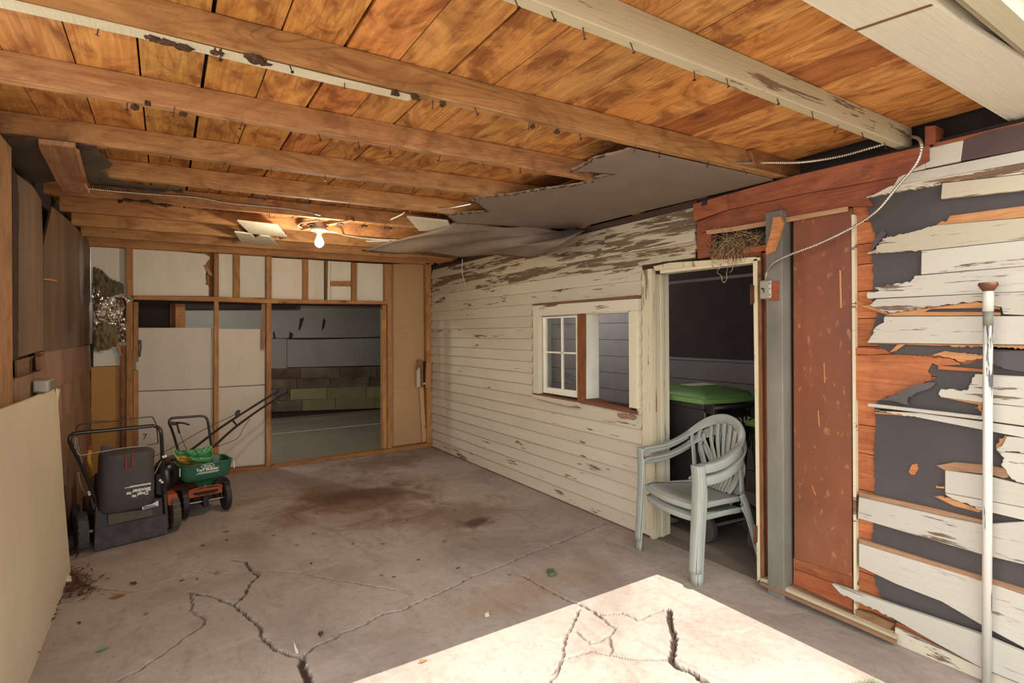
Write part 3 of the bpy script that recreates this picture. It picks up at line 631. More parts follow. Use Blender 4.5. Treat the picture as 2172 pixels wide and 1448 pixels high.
wp(wn, 'sill_edge', ((1130, 833), (1222, 851), (1222, 856), (1130, 837)), 2.91, .10, 'bare', (.6, .45, .35))
wp(wn, 'mullion', ((1224.5, 665), (1239, 666), (1239, 854), (1224.5, 852)), 2.93, .022, 'stud', (.5, .38, .32))
wp(wn, 'sill', ((1228, 852), (1240, 848), (1351, 872), (1351, 879), (1240, 856), (1225, 853)), 2.925, .06, 'bare', (.6, .4, .32))
wp(wn, 'sill', ((1238, 846), (1336, 866), (1336, 872), (1238, 850)), 2.94, .14, 'bare', (.62, .45, .36))
# jambs/reveals (depth of the wall)
ja = PX(1142, 700, 2.95).y; jb = PX(1239, 700, 2.95).y; jc = PX(1336, 700, 2.95).y; jd = PX(1224, 700, 2.95).y
box('jamb', (2.945, ja-.012, .915), (3.09, ja, 1.66), 'sash', wn)
box('jamb', (2.95, jb-.012, .925), (3.10, jb, 1.655), 'sash', wn, tint=(.95, .95, .98))
box('jamb', (2.95, jc, .925), (3.10, jc+.012, 1.655), 'sash', wn)
box('jamb', (2.95, jb-.004, 1.645), (3.10, jc, 1.658), 'sash', wn)
box('jamb', (2.95, jd, 1.655), (3.10, ja, 1.668), 'sash', wn)
# sash in the left light
sy0, sy1, sz0, sz1 = jd+.004, PX(1153, 700, 2.965).y+.01, PX(1190, 838, 2.965).z, PX(1190, 671, 2.965).z
sash = MB(); sx0, sx1 = 2.962, 2.995
gy0, gy1, gz0, gz1 = PX(1222, 750, 2.965).y, PX(1157, 750, 2.965).y, PX(1190, 825, 2.965).z, PX(1190, 674, 2.965).z
sash.box((sx0, sy0, sz0), (sx1, sy1, gz0)).box((sx0, sy0, gz1), (sx1, sy1, sz1)).box((sx0, sy0, gz0), (sx1, gy0, gz1)).box((sx0, gy1, gz0), (sx1, sy1, gz1))
bevel(sash.build('sash', 'sash', wn), .003, 2)
ym = PX(1191, 750, 2.965).y; zm = PX(1191, 748, 2.965).z
bevel(box('muntin', (sx0+.004, ym-.010, gz0), (sx1-.004, ym+.010, gz1), 'sash', wn), .003, 1)
bevel(box('muntin', (sx0+.004, gy0, zm-.008), (sx1-.004, gy1, zm+.008), 'sash', wn), .003, 1)
for a, b in ((gy0, ym-.010), (ym+.010, gy1)):
    for c, d in ((gz0, zm-.008), (zm+.008, gz1)):
        box('pane', (2.978, a, c), (2.981, b, d), 'glass', wn)
rp('paint_scar', ((1309, 876), (1345, 880), (1351, 886), (1345, 890), (1322, 888), (1311, 884)), 'bare', 2.9335, .004, tint=(.95, .9, .9), tear=[0, 1, 2, 3, 4, 5], amp=.006)

# ---- utility room behind the right wall
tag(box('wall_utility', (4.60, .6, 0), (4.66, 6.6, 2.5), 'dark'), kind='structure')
tag(box('wall_utility', (3.075, 6.56, 0), (4.66, 6.62, 2.5), 'graywall'), kind='structure')
tag(box('wall_utility', (3.075, .6, 0), (4.66, .66, 2.5), 'dark'), kind='structure')
ub = tag(box('trim_5', (4.565, .66, 0), (4.60, .67, .01), 'graywall'), kind='structure')
zz = 0
for k in range(6):
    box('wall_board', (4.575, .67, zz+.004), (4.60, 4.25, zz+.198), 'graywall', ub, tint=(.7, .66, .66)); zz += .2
box('wall_cap', (4.565, .67, 1.2), (4.60, 4.25, 1.222), 'graywall', ub, tint=(.8, .8, .8))
zz = 0
for k in range(12):
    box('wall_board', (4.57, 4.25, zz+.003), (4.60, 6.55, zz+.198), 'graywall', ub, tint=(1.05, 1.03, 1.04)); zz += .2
rail = PX(1460, 596, 3.9)
tag(box('trim_6', (3.9, 2.4, rail.z-.012), (3.93, 4.4, rail.z+.012), 'graywall'), kind='structure')

# ---- back wall framing
wall_back = tag(pris('wall_back', [PY(x, y, YB) for x, y in ((160, 490), (560, 520), (920, 548), (920, 561), (560, 541), (160, 519))], (0, .09, 0), 'railw'), kind='structure')
def bp(name, pts, mat, Y=YB, t=.085, tint=None, parent=None, tear=None, amp=.006, seed=0, bv=True):
    p = [PY(x, y, Y) for x, y in pts]
    if tear is not None: p = jag(p, amp, .03, seed, 1, True, tear)
    o = pris(name, p, (0, t, 0), mat, parent or wall_back, tint=tint)
    if bv: bevel(o, .003, 1)
    return o
def q4(x0, y0, x1, y1, s0=0, s1=0): return ((x0, y0), (x1, y0+s0), (x1, y1+s1), (x0, y1))
bp('stud', ((267, 524), (281, 525), (283, 1012), (268, 1014)), 'stud', tint=(1, .95, .9))
bp('stud', ((255, 734), (267, 733), (268, 1014), (257, 1015)), 'stud', YB+.02, tint=(.62, .52, .5))
for a, b in ((640, 767), (785, 905), (906, 1010)):
    bp('jamb_block', q4(283, a, 293, b), 'stud', YB-.002, .07, tint=rt())
bp('header', ((281, 627), (455, 629), (567, 633), (825, 639), (826, 645), (567, 643), (455, 639), (281, 635)), 'railw', YB-.003, .09)
for a, b, y0, y1_ in ((454, 464, 536, 629), (565, 576, 543, 633)):
    bp('stud', q4(a, y0, b, y1_, 1, 0), 'stud', tint=rt())
bp('stud', ((454, 639), (464, 639), (464, 999), (454, 1001)), 'stud', tint=rt())
bp('stud', ((565, 643), (576, 643), (575, 989), (565, 990)), 'stud', tint=rt())
bp('stud', ((817, 559), (822, 560), (822, 645), (817, 645)), 'stud')
bp('stud', ((812, 646), (820, 646), (821, 951), (812, 952)), 'stud', YB-.002, .09, tint=(1.08, 1.05, 1))
bp('stud', ((822, 560), (831, 560), (832, 950), (822, 951)), 'stud', tint=(.95, .9, .85))
bp('stud', ((903, 558), (915, 556), (918, 940), (906, 942)), 'stud', tint=(.95, .9, .85))
bp('stud', ((747, 556), (757, 557), (756, 638), (747, 638)), 'stud', YB+.03, .06, tint=(.85, .75, .7))
bp('batten', ((642, 549), (654, 550), (654, 636), (642, 636)), 'stud', YB+.05, .04, tint=(1, .92, .8))
bp('batten', ((495, 538), (509, 539), (509, 631), (495, 631)), 'stud', YB+.05, .04, tint=(1, .92, .8))
bp('batten', ((691, 552), (696, 552), (695, 637), (691, 637)), 'stud', YB+.0, .09, tint=(.45, .45, .42))
bp('batten', ((696, 553), (701, 553), (700, 637), (694, 637)), 'white_board', YB+.0, .09)
bp('batten', q4(701, 596, 747, 606, 0, 1), 'stud', YB+.055, .02, tint=(.98, .9, .78))
# sole plate
bp('sole_plate', ((262, 1013), (575, 988), (722, 967), (919, 938), (919, 947), (722, 976), (575, 997), (262, 1024)), 'railw', YB-.03, .11, tint=(.72, .66, .62))
# boards nailed behind the studs
Y2 = YB+.09
bp('panel', ((193, 519), (268, 524), (268, 640), (193, 640)), 'white_board', Y2, .02)
bp('panel', ((281, 525), (433, 538), (446, 545), (438, 556), (436, 603), (442, 605), (443, 628), (281, 627)), 'white_board', Y2, .015, tear=[2, 3, 4, 5], amp=.008)
bp('backing_board', q4(430, 536, 458, 632), 'stud', Y2+.03, .02, tint=(.75, .62, .58))
bp('splinter', ((432, 562), (437, 561), (453, 583), (452, 587), (442, 582)), 'splint', Y2-.02, .015)
bp('panel', ((464, 537), (496, 539), (496, 631), (464, 630)), 'white_board', Y2, .015)
bp('panel', ((508, 541), (566, 544), (566, 632), (508, 631)), 'white_board', Y2, .015)
bp('panel', ((576, 546), (643, 550), (643, 636), (576, 634)), 'white_board', Y2, .015, tint=(1.03, 1.0, .97))
bp('panel', ((653, 550), (692, 553), (692, 637), (653, 636)), 'white_board', Y2, .015, tint=(1.02, 1, .98))
bp('panel', ((695, 553), (748, 556), (748, 638), (695, 637)), 'white_board', Y2, .015)
bp('panel', ((756, 557), (818, 560), (818, 639), (756, 638)), 'white_board', Y2, .015, tint=(.95, .96, .96))
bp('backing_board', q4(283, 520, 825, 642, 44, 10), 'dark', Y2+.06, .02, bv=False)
# right hand plywood bay
for i, (a, b) in enumerate(((560, 645), (645, 698), (698, 824), (824, 952))):
    bp('plywood', q4(831, a, 905, b, -2, -1 if i < 3 else -11), 'ply', Y2, .015, tint=(1-.03*(i % 2),)*3)
bp('lath', ((886, 770), (895, 770), (905, 935), (897, 938)), 'ply', YB+.03, .02, tint=(1.1, 1.08, 1.05))
for k, tx in enumerate(('KD', '19', 'HT')):
    q = PY(900+.4*k, 905-15*k, YB+.027); text('stamp', tx, .035, 'ink', wall_back, q, (0, 0, 1), (1, 0, 0))
bp('batten', ((905, 768), (915, 768), (914, 822), (903, 822)), 'splint', YB-.03, .06)
# left bay below the foil: white scrap and orange plywood
bp('panel', ((198, 741), (215, 734), (250, 735), (252, 775), (198, 777)), 'white_board', Y2, .02, tear=[0, 1], amp=.012, tint=(.95, 1, 1))
bp('torn_strip', ((244, 729), (250, 727), (262, 745), (262, 755), (256, 755), (250, 742)), 'splint', YB+.02, .01, tint=(1.1, 1.05, 1), tear=[2, 3, 4])
bp('plywood', ((193, 778), (255, 776), (256, 893), (193, 893)), 'plyo', Y2, .015)
bp('plywood', ((193, 894), (256, 894), (257, 1016), (193, 1016)), 'plyo', Y2, .015, tint=(.9, .88, .8))
# sliding door leaves
d2 = tag(pris('door_2', [PY(x, y, Y2) for x, y in ((289, 695), (452, 695), (452, 823), (289, 829))], (0, .03, 0), 'white_panel'), kind='structure')
bp('door_panel', ((289, 831), (452, 825), (452, 1000), (289, 1012)), 'white_panel', Y2, .03, parent=d2)
d3 = tag(pris('door_3', [PY(x, y, Y2+.02) for x, y in ((462, 697), (556, 698), (562, 720), (562, 815), (462, 820))], (0, .03, 0), 'white_panel', tint=(1.03, 1, .97)), kind='structure')
bp('door_panel', ((462, 822), (562, 817), (562, 990), (462, 999)), 'white_panel', Y2+.02, .03, parent=d3, tint=(1, .99, .98))
tube('door_handle', [PY(x, y, Y2-.03) for x, y in ((294, 722), (298, 722), (299, 735), (296, 757), (293, 753), (293, 735), (294, 723))], .007, 'black', d2)
text('number_mark', '7', .085, 'ink', d2, PY(307, 932, Y2-.0015), (1, 0, 0), (0, 0, 1))
bp('hanging_board', ((555, 643), (563, 643), (563, 722), (559, 742), (554, 740)), 'bare', YB+.05, .02, tint=(1.0, 1.0, 1.0))
bp('wood_post', ((372, 641), (393, 641), (393, 700), (372, 700)), 'splint', YB+.35, .06, tint=(1.0, .95, .85))
bp('dark_gap_sheet', ((280, 634), (373, 638), (373, 702), (280, 702)), 'dark', YB+.5, .02, bv=False)  # added dark sheet, stands in for the unlit space seen through the gap
bp('gap_post', ((360, 640), (373, 640), (373, 702), (360, 702)), 'stud', YB+.46, .03, tint=(.35, .3, .28))
# ---- garage room beyond the back wall
Yf = 9.9
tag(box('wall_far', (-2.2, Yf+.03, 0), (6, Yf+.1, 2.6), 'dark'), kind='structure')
fw = tag(pris('trim_7', [PY(x, y, Yf) for x, y in ((250, 650), (1000, 655), (1000, 713), (577, 717), (250, 719))], (0, .03, 0), 'greyg'), kind='structure')
def fp(pts, mat, tint=None, name='wall_panel', t=.03, Y=Yf): return pris(name, [PY(x, y, Y) for x, y in pts], (0, t, 0), mat, fw, tint=tint)
fp(((250, 620), (628, 640), (628, 655), (250, 655)), 'dark', (.8, .8, .8), Y=Yf-.1)
fp(((400, 600), (1000, 610), (1000, 654), (400, 650)), 'greyg', (.93, .93, .93))
fp(((250, 720), (608, 718), (608, 781), (250, 784)), 'greyg', (1.02, 1.02, 1.02))
fp(((609, 719), (1000, 714), (1000, 770), (609, 779)), 'greyg', (1.04, 1.04, 1.05))
rnd = random.Random(11)
for r_, (ya_, yb_) in enumerate(((781, 804), (804, 826), (826, 850), (850, 874))):
    xx = 250
    while xx < 1000:
        x2 = xx+rnd.choice((70, 78, 84)); sl = -.018
        f1 = lambda x, y: (x, y+(x-577)*sl*(1+r_*.3))
        yel = r_ >= 2 and xx > 600
        fp((f1(xx, ya_), f1(x2-1.2, ya_), f1(x2-1.2, yb_-1), f1(xx, yb_-1)), 'blocky' if yel else 'block', tuple([rnd.uniform(.8, 1.15)]*3), name='block', t=.025+rnd.uniform(0, .01))
        xx = x2
fp(((609, 719), (690, 717), (840, 713), (840, 715), (690, 719.5), (640, 720)), 'dark', None, 'gap', .004, Yf-.006)
for pts in (((636, 676), (645, 673), (640, 690), (636, 700), (633, 700)), ((614, 703), (622, 708), (619, 717), (613, 717)), ((579, 703), (582, 703), (585, 717), (580, 717)), ((686, 674), (691, 679), (688, 694), (682, 702))):
    fp(pts, 'dark', None, 'tear', .004, Yf-.006)
tag(box('wall_garage', (-2.2, 6.7, 0), (-2.1, 10, 2.6), 'greyg'), kind='structure')
tag(box('wall_garage', (4.7, 6.66, 0), (4.8, 10, 2.6), 'greyg'), kind='structure')
tag(box('wall_garage', (3.0, 6.64, 0), (4.8, 6.70, 2.6), 'dark'), kind='structure')
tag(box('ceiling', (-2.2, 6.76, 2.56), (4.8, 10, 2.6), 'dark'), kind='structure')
tag(box('wall_garage', (-2.2, 6.64, 0), (-.64, 6.70, 2.6), 'dark'), kind='structure')
tag(box('baseboard_far', (-2.1, 9.55, 0), (4.7, 9.87, .07), 'concrete2', tint=(.5, .5, .46)), kind='structure')

# ---- left wall
wall_left = tag(box('wall_left', (-.72, 2.75, 0), (-.665, 6.64, 2.5), 'dark'), kind='structure')
def lp(name, pts, mat, X=-.6, t=-.02, tint=None, tear=None, amp=.005, seed=0, bv=False, z=False):
    p = [PX(x, y, X) for x, y in pts]
    if tear is not None: p = jag(p, amp, .02, seed, 0, True, tear)
    o = pris(name, p, (t, 0, 0), mat, wall_left, tint=tint)
    if bv: bevel(o, .003, 1)
    return o
yq = PX(27, 700, -.585).y
bevel(box('post', (-.66, 2.75, 0), (-.585, yq, 2.36), 'stud', wall_left, tint=(1.05, 1.1, 1.15)), .004, 1)
lp('torn_board_edge', ((26, 352), (36, 372), (40, 420), (39, 760), (30, 765), (27, 760)), 'edge', -.60, -.03, tear=[1, 2, 3], amp=.006)
lp('wallboard', ((34, 368), (70, 395), (88, 425), (91, 500), (92, 742), (38, 758)), 'lefth', -.605, -.012, tear=[5], amp=.003, tint=(1.12, 1.1, 1.12))
lp('wallboard', ((92, 520), (110, 438), (150, 470), (196, 519), (197, 728), (92, 748)), 'lefth', -.610, -.012, tint=(.92, .9, .88))
# shingle rows
zr = [1.40, 1.150, .905, .66, .41, .16, -.01]
for i in range(6):
    yy = 4.15 if i == 0 else (3.95 if i == 1 else 3.3); first_ = True
    while yy < 6.6:
        yn = min(6.62, yy+random.uniform(.9, 1.3))
        if 6.62-yn < .3: yn = 6.62
        k = random.uniform(.82, 1.12)
        pr = [(-.640, zr[i+1]), (-.604, zr[i+1]), (-.602, zr[i+1]+.006), (-.614, zr[i]), (-.640, zr[i])]
        MB().prism([(x, yy+.002, z) for x, z in pr], (0, yn-yy-.004, 0)).build('shingle', 'lefts', wall_left, tint=(k, k, k)); yy = yn
lp('shingle', ((30, 805), (92, 784), (93, 850), (30, 872)), 'lefts', -.606, -.02, tint=(1.05, 1.1, 1.1))
lp('shingle', ((30, 805), (38, 800), (40, 850), (32, 868)), 'lefts', -.60, -.02, tint=(1.2, 1.2, 1.2))
lp('shingle', ((85, 757), (95, 750), (95, 784), (87, 785)), 'lefts', -.60, -.02, tint=(1.1, 1.05, 1))
lp('hole_plank', ((36, 764), (66, 756), (67, 790), (37, 801)), 'bare', -.645, -.01, tint=(.75, .75, .72))
lp('hole_plank', ((67, 756), (86, 750), (86, 785), (68, 790)), 'bare', -.642, -.01, tint=(.95, .95, .85))
pris('splinter', [PX(x, y, -.598) for x, y in ((91, 591), (104, 590), (120, 594), (121, 597), (105, 595), (92, 593))], (-.01, 0, 0), 'splint', wall_left)
#@@OBJ
# ================================================================ OBJECTS
tag(box('floor', (-3, .3, -.2), (6, 10.3, -.105), 'concrete2'), kind='structure')
def setxf(loc, rz): XF[0] = Matrix.Translation(Vector(loc)) @ Matrix.Rotation(rz, 4, 'Z')
def noxf(): XF[0] = Matrix.Identity(4)

# ---- torn fibreboard ceiling, right hand sheet
zb = 2.362
def zz_(pts): return [PZ(x, y, z) for x, y, z in pts]
edge = [(1335,318,zb),(1640,383,zb),(1560,402,zb),(1480,421,zb),(1330,457,zb),(1215,486,zb),(1160,484,zb),(1060,478,zb),(965,472,zb),(957,464,zb),(946,456,zb),(990,452,zb),(1036,449,zb),(1012,430,zb),(1000,427,zb),(1020,418,zb),(1080,414,zb),(1150,402,zb),(1205,395,zb),(1257,386,zb),(1262,378,zb),(1304,369,zb),(1268,366,zb),(1210,364,zb),(1240,350,zb),(1262,336,zb),(1300,328,zb)]
t_ = thing('ceiling_board', 'large grey-brown torn fibreboard sheet under the joists beside the door wall', 'ceiling board', PZ(1400, 400, zb))
p = jag(zz_(edge), .006, .016, 2, 2, True, list(range(5, 27)))
MB().prism(p, (0, 0, .013)).build('board_sheet', 'ceilb', t_)
# broken fibrous rim
rim = jag(zz_([(x, y, z+.001) for x, y, z in edge[7:]]), .004, .02, 8, None, False)
for a in range(0, len(rim)-3, 3):
    seg = rim[a:a+4]; MB().tube(seg, [.002, .006, .005, .001], 5).build('torn_edge', 'edge', t_)
# sagging far piece
sag = [[(965,473,2.36),(1060,479,2.36),(1160,485,2.36),(1215,487,2.36),(1240,484,2.355)],
       [(935,487,2.33),(1000,494,2.30),(1080,500,2.29),(1170,505,2.27),(1225,497,2.26)],
       [(850,506,2.33),(930,512,2.29),(1010,518,2.26),(1090,521,2.22),(1185,518,2.19)],
       [(768,536,2.30),(860,536,2.26),(960,543,2.22),(1060,543,2.19),(1142,544,2.15)]]
vs = []; fs = []; cols, rows = 5, 4; SUB = 5
rnd = random.Random(5)
grid = [[PZ(*q) for q in r] for r in sag]
rr = [spl(r, SUB) for r in grid]; rr = list(zip(*[spl(c, SUB) for c in zip(*rr)]))
nr, nc = len(rr), len(rr[0])
for i, r in enumerate(rr):
    for j, q in enumerate(r): vs.append(Vector(q)+Vector((0, 0, rnd.uniform(-.004, .004)+.012*math.sin(j*.9+i*.5))))
fs = [(i*nc+j, i*nc+j+1, (i+1)*nc+j+1, (i+1)*nc+j) for i in range(nr-1) for j in range(nc-1)]
o = mk('board_sheet', vs, fs, 'ceilb', t_, smooth=True, tint=(.86, .84, .82)); so = o.modifiers.new('t', 'SOLIDIFY'); so.thickness = .011; so.offset = 1
tube('hanging_nail', [PZ(1193, 488, 2.3)+Vector((0, 0, k)) for k in (.0, -.03, -.05)], .003, 'nail', t_)
# left damp sheet
edge = [(-40,286,zb),(0,287,zb),(60,292,zb),(205,313,zb),(212,330,zb),(240,352,zb),(215,362,zb),(240,385,zb),(330,398,zb),(388,404,zb),(330,409,zb),(190,389,zb),(120,384,zb),(76,390,zb),(40,368,zb),(24,350,zb),(0,338,zb),(-40,325,zb)]
t_ = thing('ceiling_board', 'dark damp torn fibreboard patch in the left ceiling corner', 'ceiling board', PZ(120, 350, zb))
MB().prism(jag(zz_(edge), .006, .02, 9, 2, True, [0, 1, 2, 3, 4, 5, 6, 7, 8, 9, 10, 11]), (0, 0, .010)).build('board_sheet', 'ceilb2', t_)
for k, pts in enumerate([((190,391),(240,395),(300,402),(388,405)), ((252,430),(262,423),(300,428),(366,436)), ((205,313),(150,308),(60,294),(0,288))]):
    q = jag([PZ(x, y, zb-.004) for x, y in pts], .006, .03, k, None, False); MB().tube(q, [.004+.005*((i*7) % 3) for i in range(len(q))], 5).build('torn_edge', 'edge', t_)
# board nailed up under that sheet
t_ = thing('ceiling_block', 'loose notched wood plank nailed below the dark left ceiling patch', 'plank', PZ(135, 360, 2.34))
bl = pris('plank', [PZ(x, y, 2.335) for x, y in ((81,304),(160,313),(178,388),(191,411),(133,406),(120,388),(98,345),(83,318))], (0, 0, .024), 'bare', t_, tint=(1.1, 1.0, .9)); bevel(bl, .003, 1)
pris('cleat', [PZ(x, y, 2.33) for x, y in ((160,313),(168,318),(182,374),(172,372))], (0, 0, -.006), 'bare', t_, tint=(1.3, 1.15, 1.0))
pris('patch', [PZ(x, y, 2.333) for x, y in ((161,376),(183,377),(186,388),(165,386))], (0, 0, -.004), 'sheath', t_)
for x, y in ((148, 396), (172, 400)):
    q = PZ(x, y, 2.332); MB().lathe([(.005, -.004), (.005, 0)], q, n=8).build('nail_head', 'galv', t_)
# white boards above and between the far joists
for lab, pts, z, tear in (('white painted scrap board between joists left of the bulb, nearer one', ((503,465),(588,475),(609,500),(530,492)), 2.368, None),
                    ('white painted scrap board with a notch, behind the one left of the bulb', ((497,489),(532,493),(541,502),(551,496),(572,499),(590,518),(511,511)), 2.37, None),
                    ('white painted scrap board beside the torn ceiling sheet', ((863,457),(950,466),(962,489),(888,486)), 2.366, None)):
    o = tag(pris('scrap_board', [PZ(x, y, z-.001) for x, y in pts], (0, 0, -.014), 'clap', tint=(1.02, 1.02, .98)), lab, 'board', 'white scrap boards under the ceiling'); bevel(o, .002, 1)
o = tag(pris('scrap_board', jag([PZ(x, y, 2.362) for x, y in ((776,512),(826,512),(828,516),(790,518))], .002, .03, 2), (0, 0, .008), 'clap'), 'thin white splinter of board right of the bulb at the hanging sheet tip', 'board', 'white scrap boards under the ceiling')
o = tag(pris('veneer_strip', [PZ(x, y, 2.33) for x, y in ((862,543),(905,543),(958,549),(960,554),(930,559),(890,552))], (0, 0, .006), 'splint'), 'loose tan veneer strip under the sagging sheet in the far corner', 'strip')

# ---- lamp
L0 = PZ(677, 480, 2.375); L0 = PZ(677, 482, 2.35)
t_ = thing('ceiling_lamp', 'bare glowing light bulb in a white porcelain holder under the joists', 'lamp', (L0.x, L0.y, 2.37))
MB().lathe([(.0, .03), (.058, .03), (.058, .0), (.05, -.012)], (L0.x, L0.y, 2.35), n=24).build('junction_box', 'dull', t_, smooth=False)
MB().lathe([(.066, .0), (.068, -.01), (.06, -.022), (.035, -.03), (.025, -.038)], (L0.x, L0.y, 2.338), n=24).build('socket', 'porc', t_, smooth=True)
zb0 = 2.30
MB().lathe([(.013, 0), (.015, -.012), (.022, -.032), (.032, -.055), (.036, -.073), (.033, -.09), (.022, -.104), (.008, -.111), (0.001, -.112)], (L0.x, L0.y, zb0), n=24).build('bulb', 'bulb', t_, smooth=True)
ld = bpy.data.lights.new('bulb_light', 'POINT'); ld.energy = 30; ld.color = (1, .87, .68); ld.shadow_soft_size = .04
lo = bpy.data.objects.new('bulb_light', ld); COL.objects.link(lo); lo.location = (L0.x, L0.y, zb0-.17)
# fill lamps added to brighten the two rooms beyond (both out of sight)
def fill_lamp(name, lab, loc, en, col):
    t = thing(name, lab, 'lamp', loc)
    MB().lathe([(.06, .03), (.06, 0), (.03, -.01)], loc, n=16).build('base', 'porc', t)
    MB().lathe([(.012, 0), (.03, -.05), (.033, -.07), (.001, -.1)], Vector(loc)-Vector((0, 0, .01)), n=16).build('bulb', 'bulb', t, smooth=True)
    l = bpy.data.lights.new('fill_light', 'POINT'); l.energy = en; l.color = col; l.shadow_soft_size = .15
    q = bpy.data.objects.new('fill_light', l); COL.objects.link(q); q.location = Vector(loc)-Vector((0, 0, .25))
fill_lamp('ceiling_lamp', 'added fill bulb brightening the utility room, hidden behind the wall', (3.5, 5.2, 2.45), 60, (1, .98, .95))
fill_lamp('ceiling_lamp', 'added fill bulb brightening the far garage, hidden behind the boards', (.4, 8.2, 2.5), 60, (1, .97, .9))

# ---- conduits
def conduit(lab, pts, r, mat='galv', rings=True, cat='conduit', k=10):
    pp = spl(pts, k); mb = MB()
    if rings:
        # armoured: radius alternates along a resampled path
        L_ = [0]; 
        for a, b in zip(pp, pp[1:]): L_.append(L_[-1]+(b-a).length)
        n = int(L_[-1]/.0055); out = []; j = 0
        for i in range(n+1):
            d = L_[-1]*i/n
            while j < len(L_)-2 and L_[j+1] < d: j += 1
            out.append(pp[j].lerp(pp[j+1], (d-L_[j])/max(1e-6, L_[j+1]-L_[j])))
        mb.tube(out, [r if i % 2 else r*.8 for i in range(len(out))], 7)
    else: mb.tube(pp, r, 7)
    return tag(mb.build('conduit', mat, None, smooth=False), lab, cat)
conduit('flexible metal conduit looping from the cream beam down to the grey box by the door',
        [PY(1932, 290, 1.14), PX(1948, 294, 2.86), PX(1955, 312, 2.83), PX(1943, 348, 2.84), PX(1900, 400, 2.86), PX(1862, 445, 2.87), PX(1815, 478, 2.88), PX(1740, 515, 2.86), PX(1680, 538, 2.84), PX(1642, 556, 2.84), PX(1627, 576, 2.88), PX(1625, 600, 2.90)], .0075)
conduit('armoured conduit hanging between two joists above the red beam', [PY(1560, 346, 1.76), PZ(1620, 345, 2.41), PZ(1700, 344, 2.41), PZ(1780, 332, 2.41), PZ(1850, 313, 2.41), PZ(1905, 297, 2.42)], .008)
EY = lambda x: 4.30+(4.06-4.30)*(x+.62)/3.64
def on_e(px, py, dy=.012):
    y = 4.2
    for _ in range(4): q = PY(px, py, y); y = EY(q.x)-dy
    return PY(px, py, y)
conduit('long armoured conduit clipped along the side of a far joist', [on_e(x, y) for x, y in ((160,396),(193,400),(260,407),(340,413),(420,419),(480,430),(560,438),(620,444),(680,456))], .0075)
conduit('short grey cable bowed beside the white scrap board', [PZ(x, y, 2.40) for x, y in ((793,470),(820,468),(850,456),(858,450))], .006, 'dull', False)
conduit('short armoured conduit running into the torn ceiling edge', [PZ(x, y, 2.39) for x, y in ((890,443),(930,443),(965,439),(1000,432))], .007)
conduit('thin white cable running from the bulb holder toward the hanging sheet', [PZ(x, y, 2.365) for x, y in ((690,491),(712,493),(740,500),(790,507),(850,509))], .006, 'clap', False, 'cable')
conduit('black cable loop beside the bulb holder', [PZ(x, y, 2.37) for x, y in ((640,483),(632,478),(640,472),(665,468),(672,467))], .006, 'dull', False, 'cable')
conduit('loose white wire hanging over the top siding boards', [PX(x, y, 2.90) for x, y in ((981,549),(980,572),(983,590),(988,605))], .005, 'clap', False, 'wire')

# ---- electrical boxes
t_ = thing('junction_box', 'rounded grey metal switch box screwed beside the door frame', 'electrical box', PX(1625, 613, 2.90))
a, b = PX(1613, 595, 2.88), PX(1638, 633, 2.88)
bx = box('box_body', (2.865, b.y, b.z), (2.925, a.y, a.z), 'dull', t_, tint=(.9, .9, .85)); bevel(bx, .012, 3)
q = PX(1617, 612, 2.862); MB().tube([q, q-Vector((.006, 0, 0))], .005, 8).build('screw', 'nail', t_)
MB().tube([PX(1619, 612, 2.86), PX(1620, 620, 2.86)], .003, 6).build('slot', 'dark', t_)
for yy in (601, 612, 625):
    q = PX(1633, yy, 2.863); MB().tube([q, q-Vector((.004, 0, 0))], .004, 8).build('knockout', 'steel', t_)
rp('backing_block', ((1636, 597), (1651, 596), (1651, 637), (1630, 638)), 'beam', 2.875, .012, tint=(.9, .8, .8))
t_ = thing('outlet_box', 'weathered grey outlet box above the cream board on the left wall', 'electrical box', PX(85, 822, -.57))
a, b = PX(92, 838, -.53), PX(70, 812, -.53)
bx = box('box_body', (-.60, 3.83, a.z-.0), (-.53, 4.0, PX(85, 813, -.53).z), 'dull', t_, tint=(1, 1, .95)); bevel(bx, .01, 3)
bx = box('box_cover', (-.535, 3.845, a.z+.012), (-.524, 3.985, PX(85, 813, -.53).z-.012), 'steel', t_); bevel(bx, .004, 2)

# ---- cream board leaning at the left
t_ = thing('leaning_board', 'large cream sheet leaning on the left wall with a torn upper corner', 'board', (-.53, 3.2, 0))
pts = [PX(107, 828, -.553), PX(112, 850, -.55), PX(118, 845, -.548)]
yE = PX(120, 840, -.555).y; zT = PX(107, 829, -.56).z
zT0 = PX(0, 869, -.56).z
prof = [Vector((-.560, 2.0, zT0-.03)), Vector((-.560, PX(0, 869, -.56).y, zT0)), Vector((-.560, yE-.04, zT)), Vector((-.552, yE+.02, zT-.035)), Vector((-.545, yE+.012, 1.0)), Vector((-.53, yE+.07, .5)), Vector((-.505, yE+.10, .02)), Vector((-.505, yE-.05, .0)), Vector((-.505, 2.0, 0))]
pf = jag(prof, .003, .04, 12, 0, True, [3, 4, 5, 6, 7]); o = MB().prism(pf, (-.012, 0, 0)).build('board_sheet', 'cream', t_)
pris('torn_flap', [Vector((-.552, yE-.05, zT+.005)), Vector((-.55, yE+.06, zT-.012)), Vector((-.553, yE+.0, zT-.09)), Vector((-.554, yE-.03, zT-.05))], (.004, 0, 0), 'cream', t_, tint=(1.15, 1.15, 1.05))

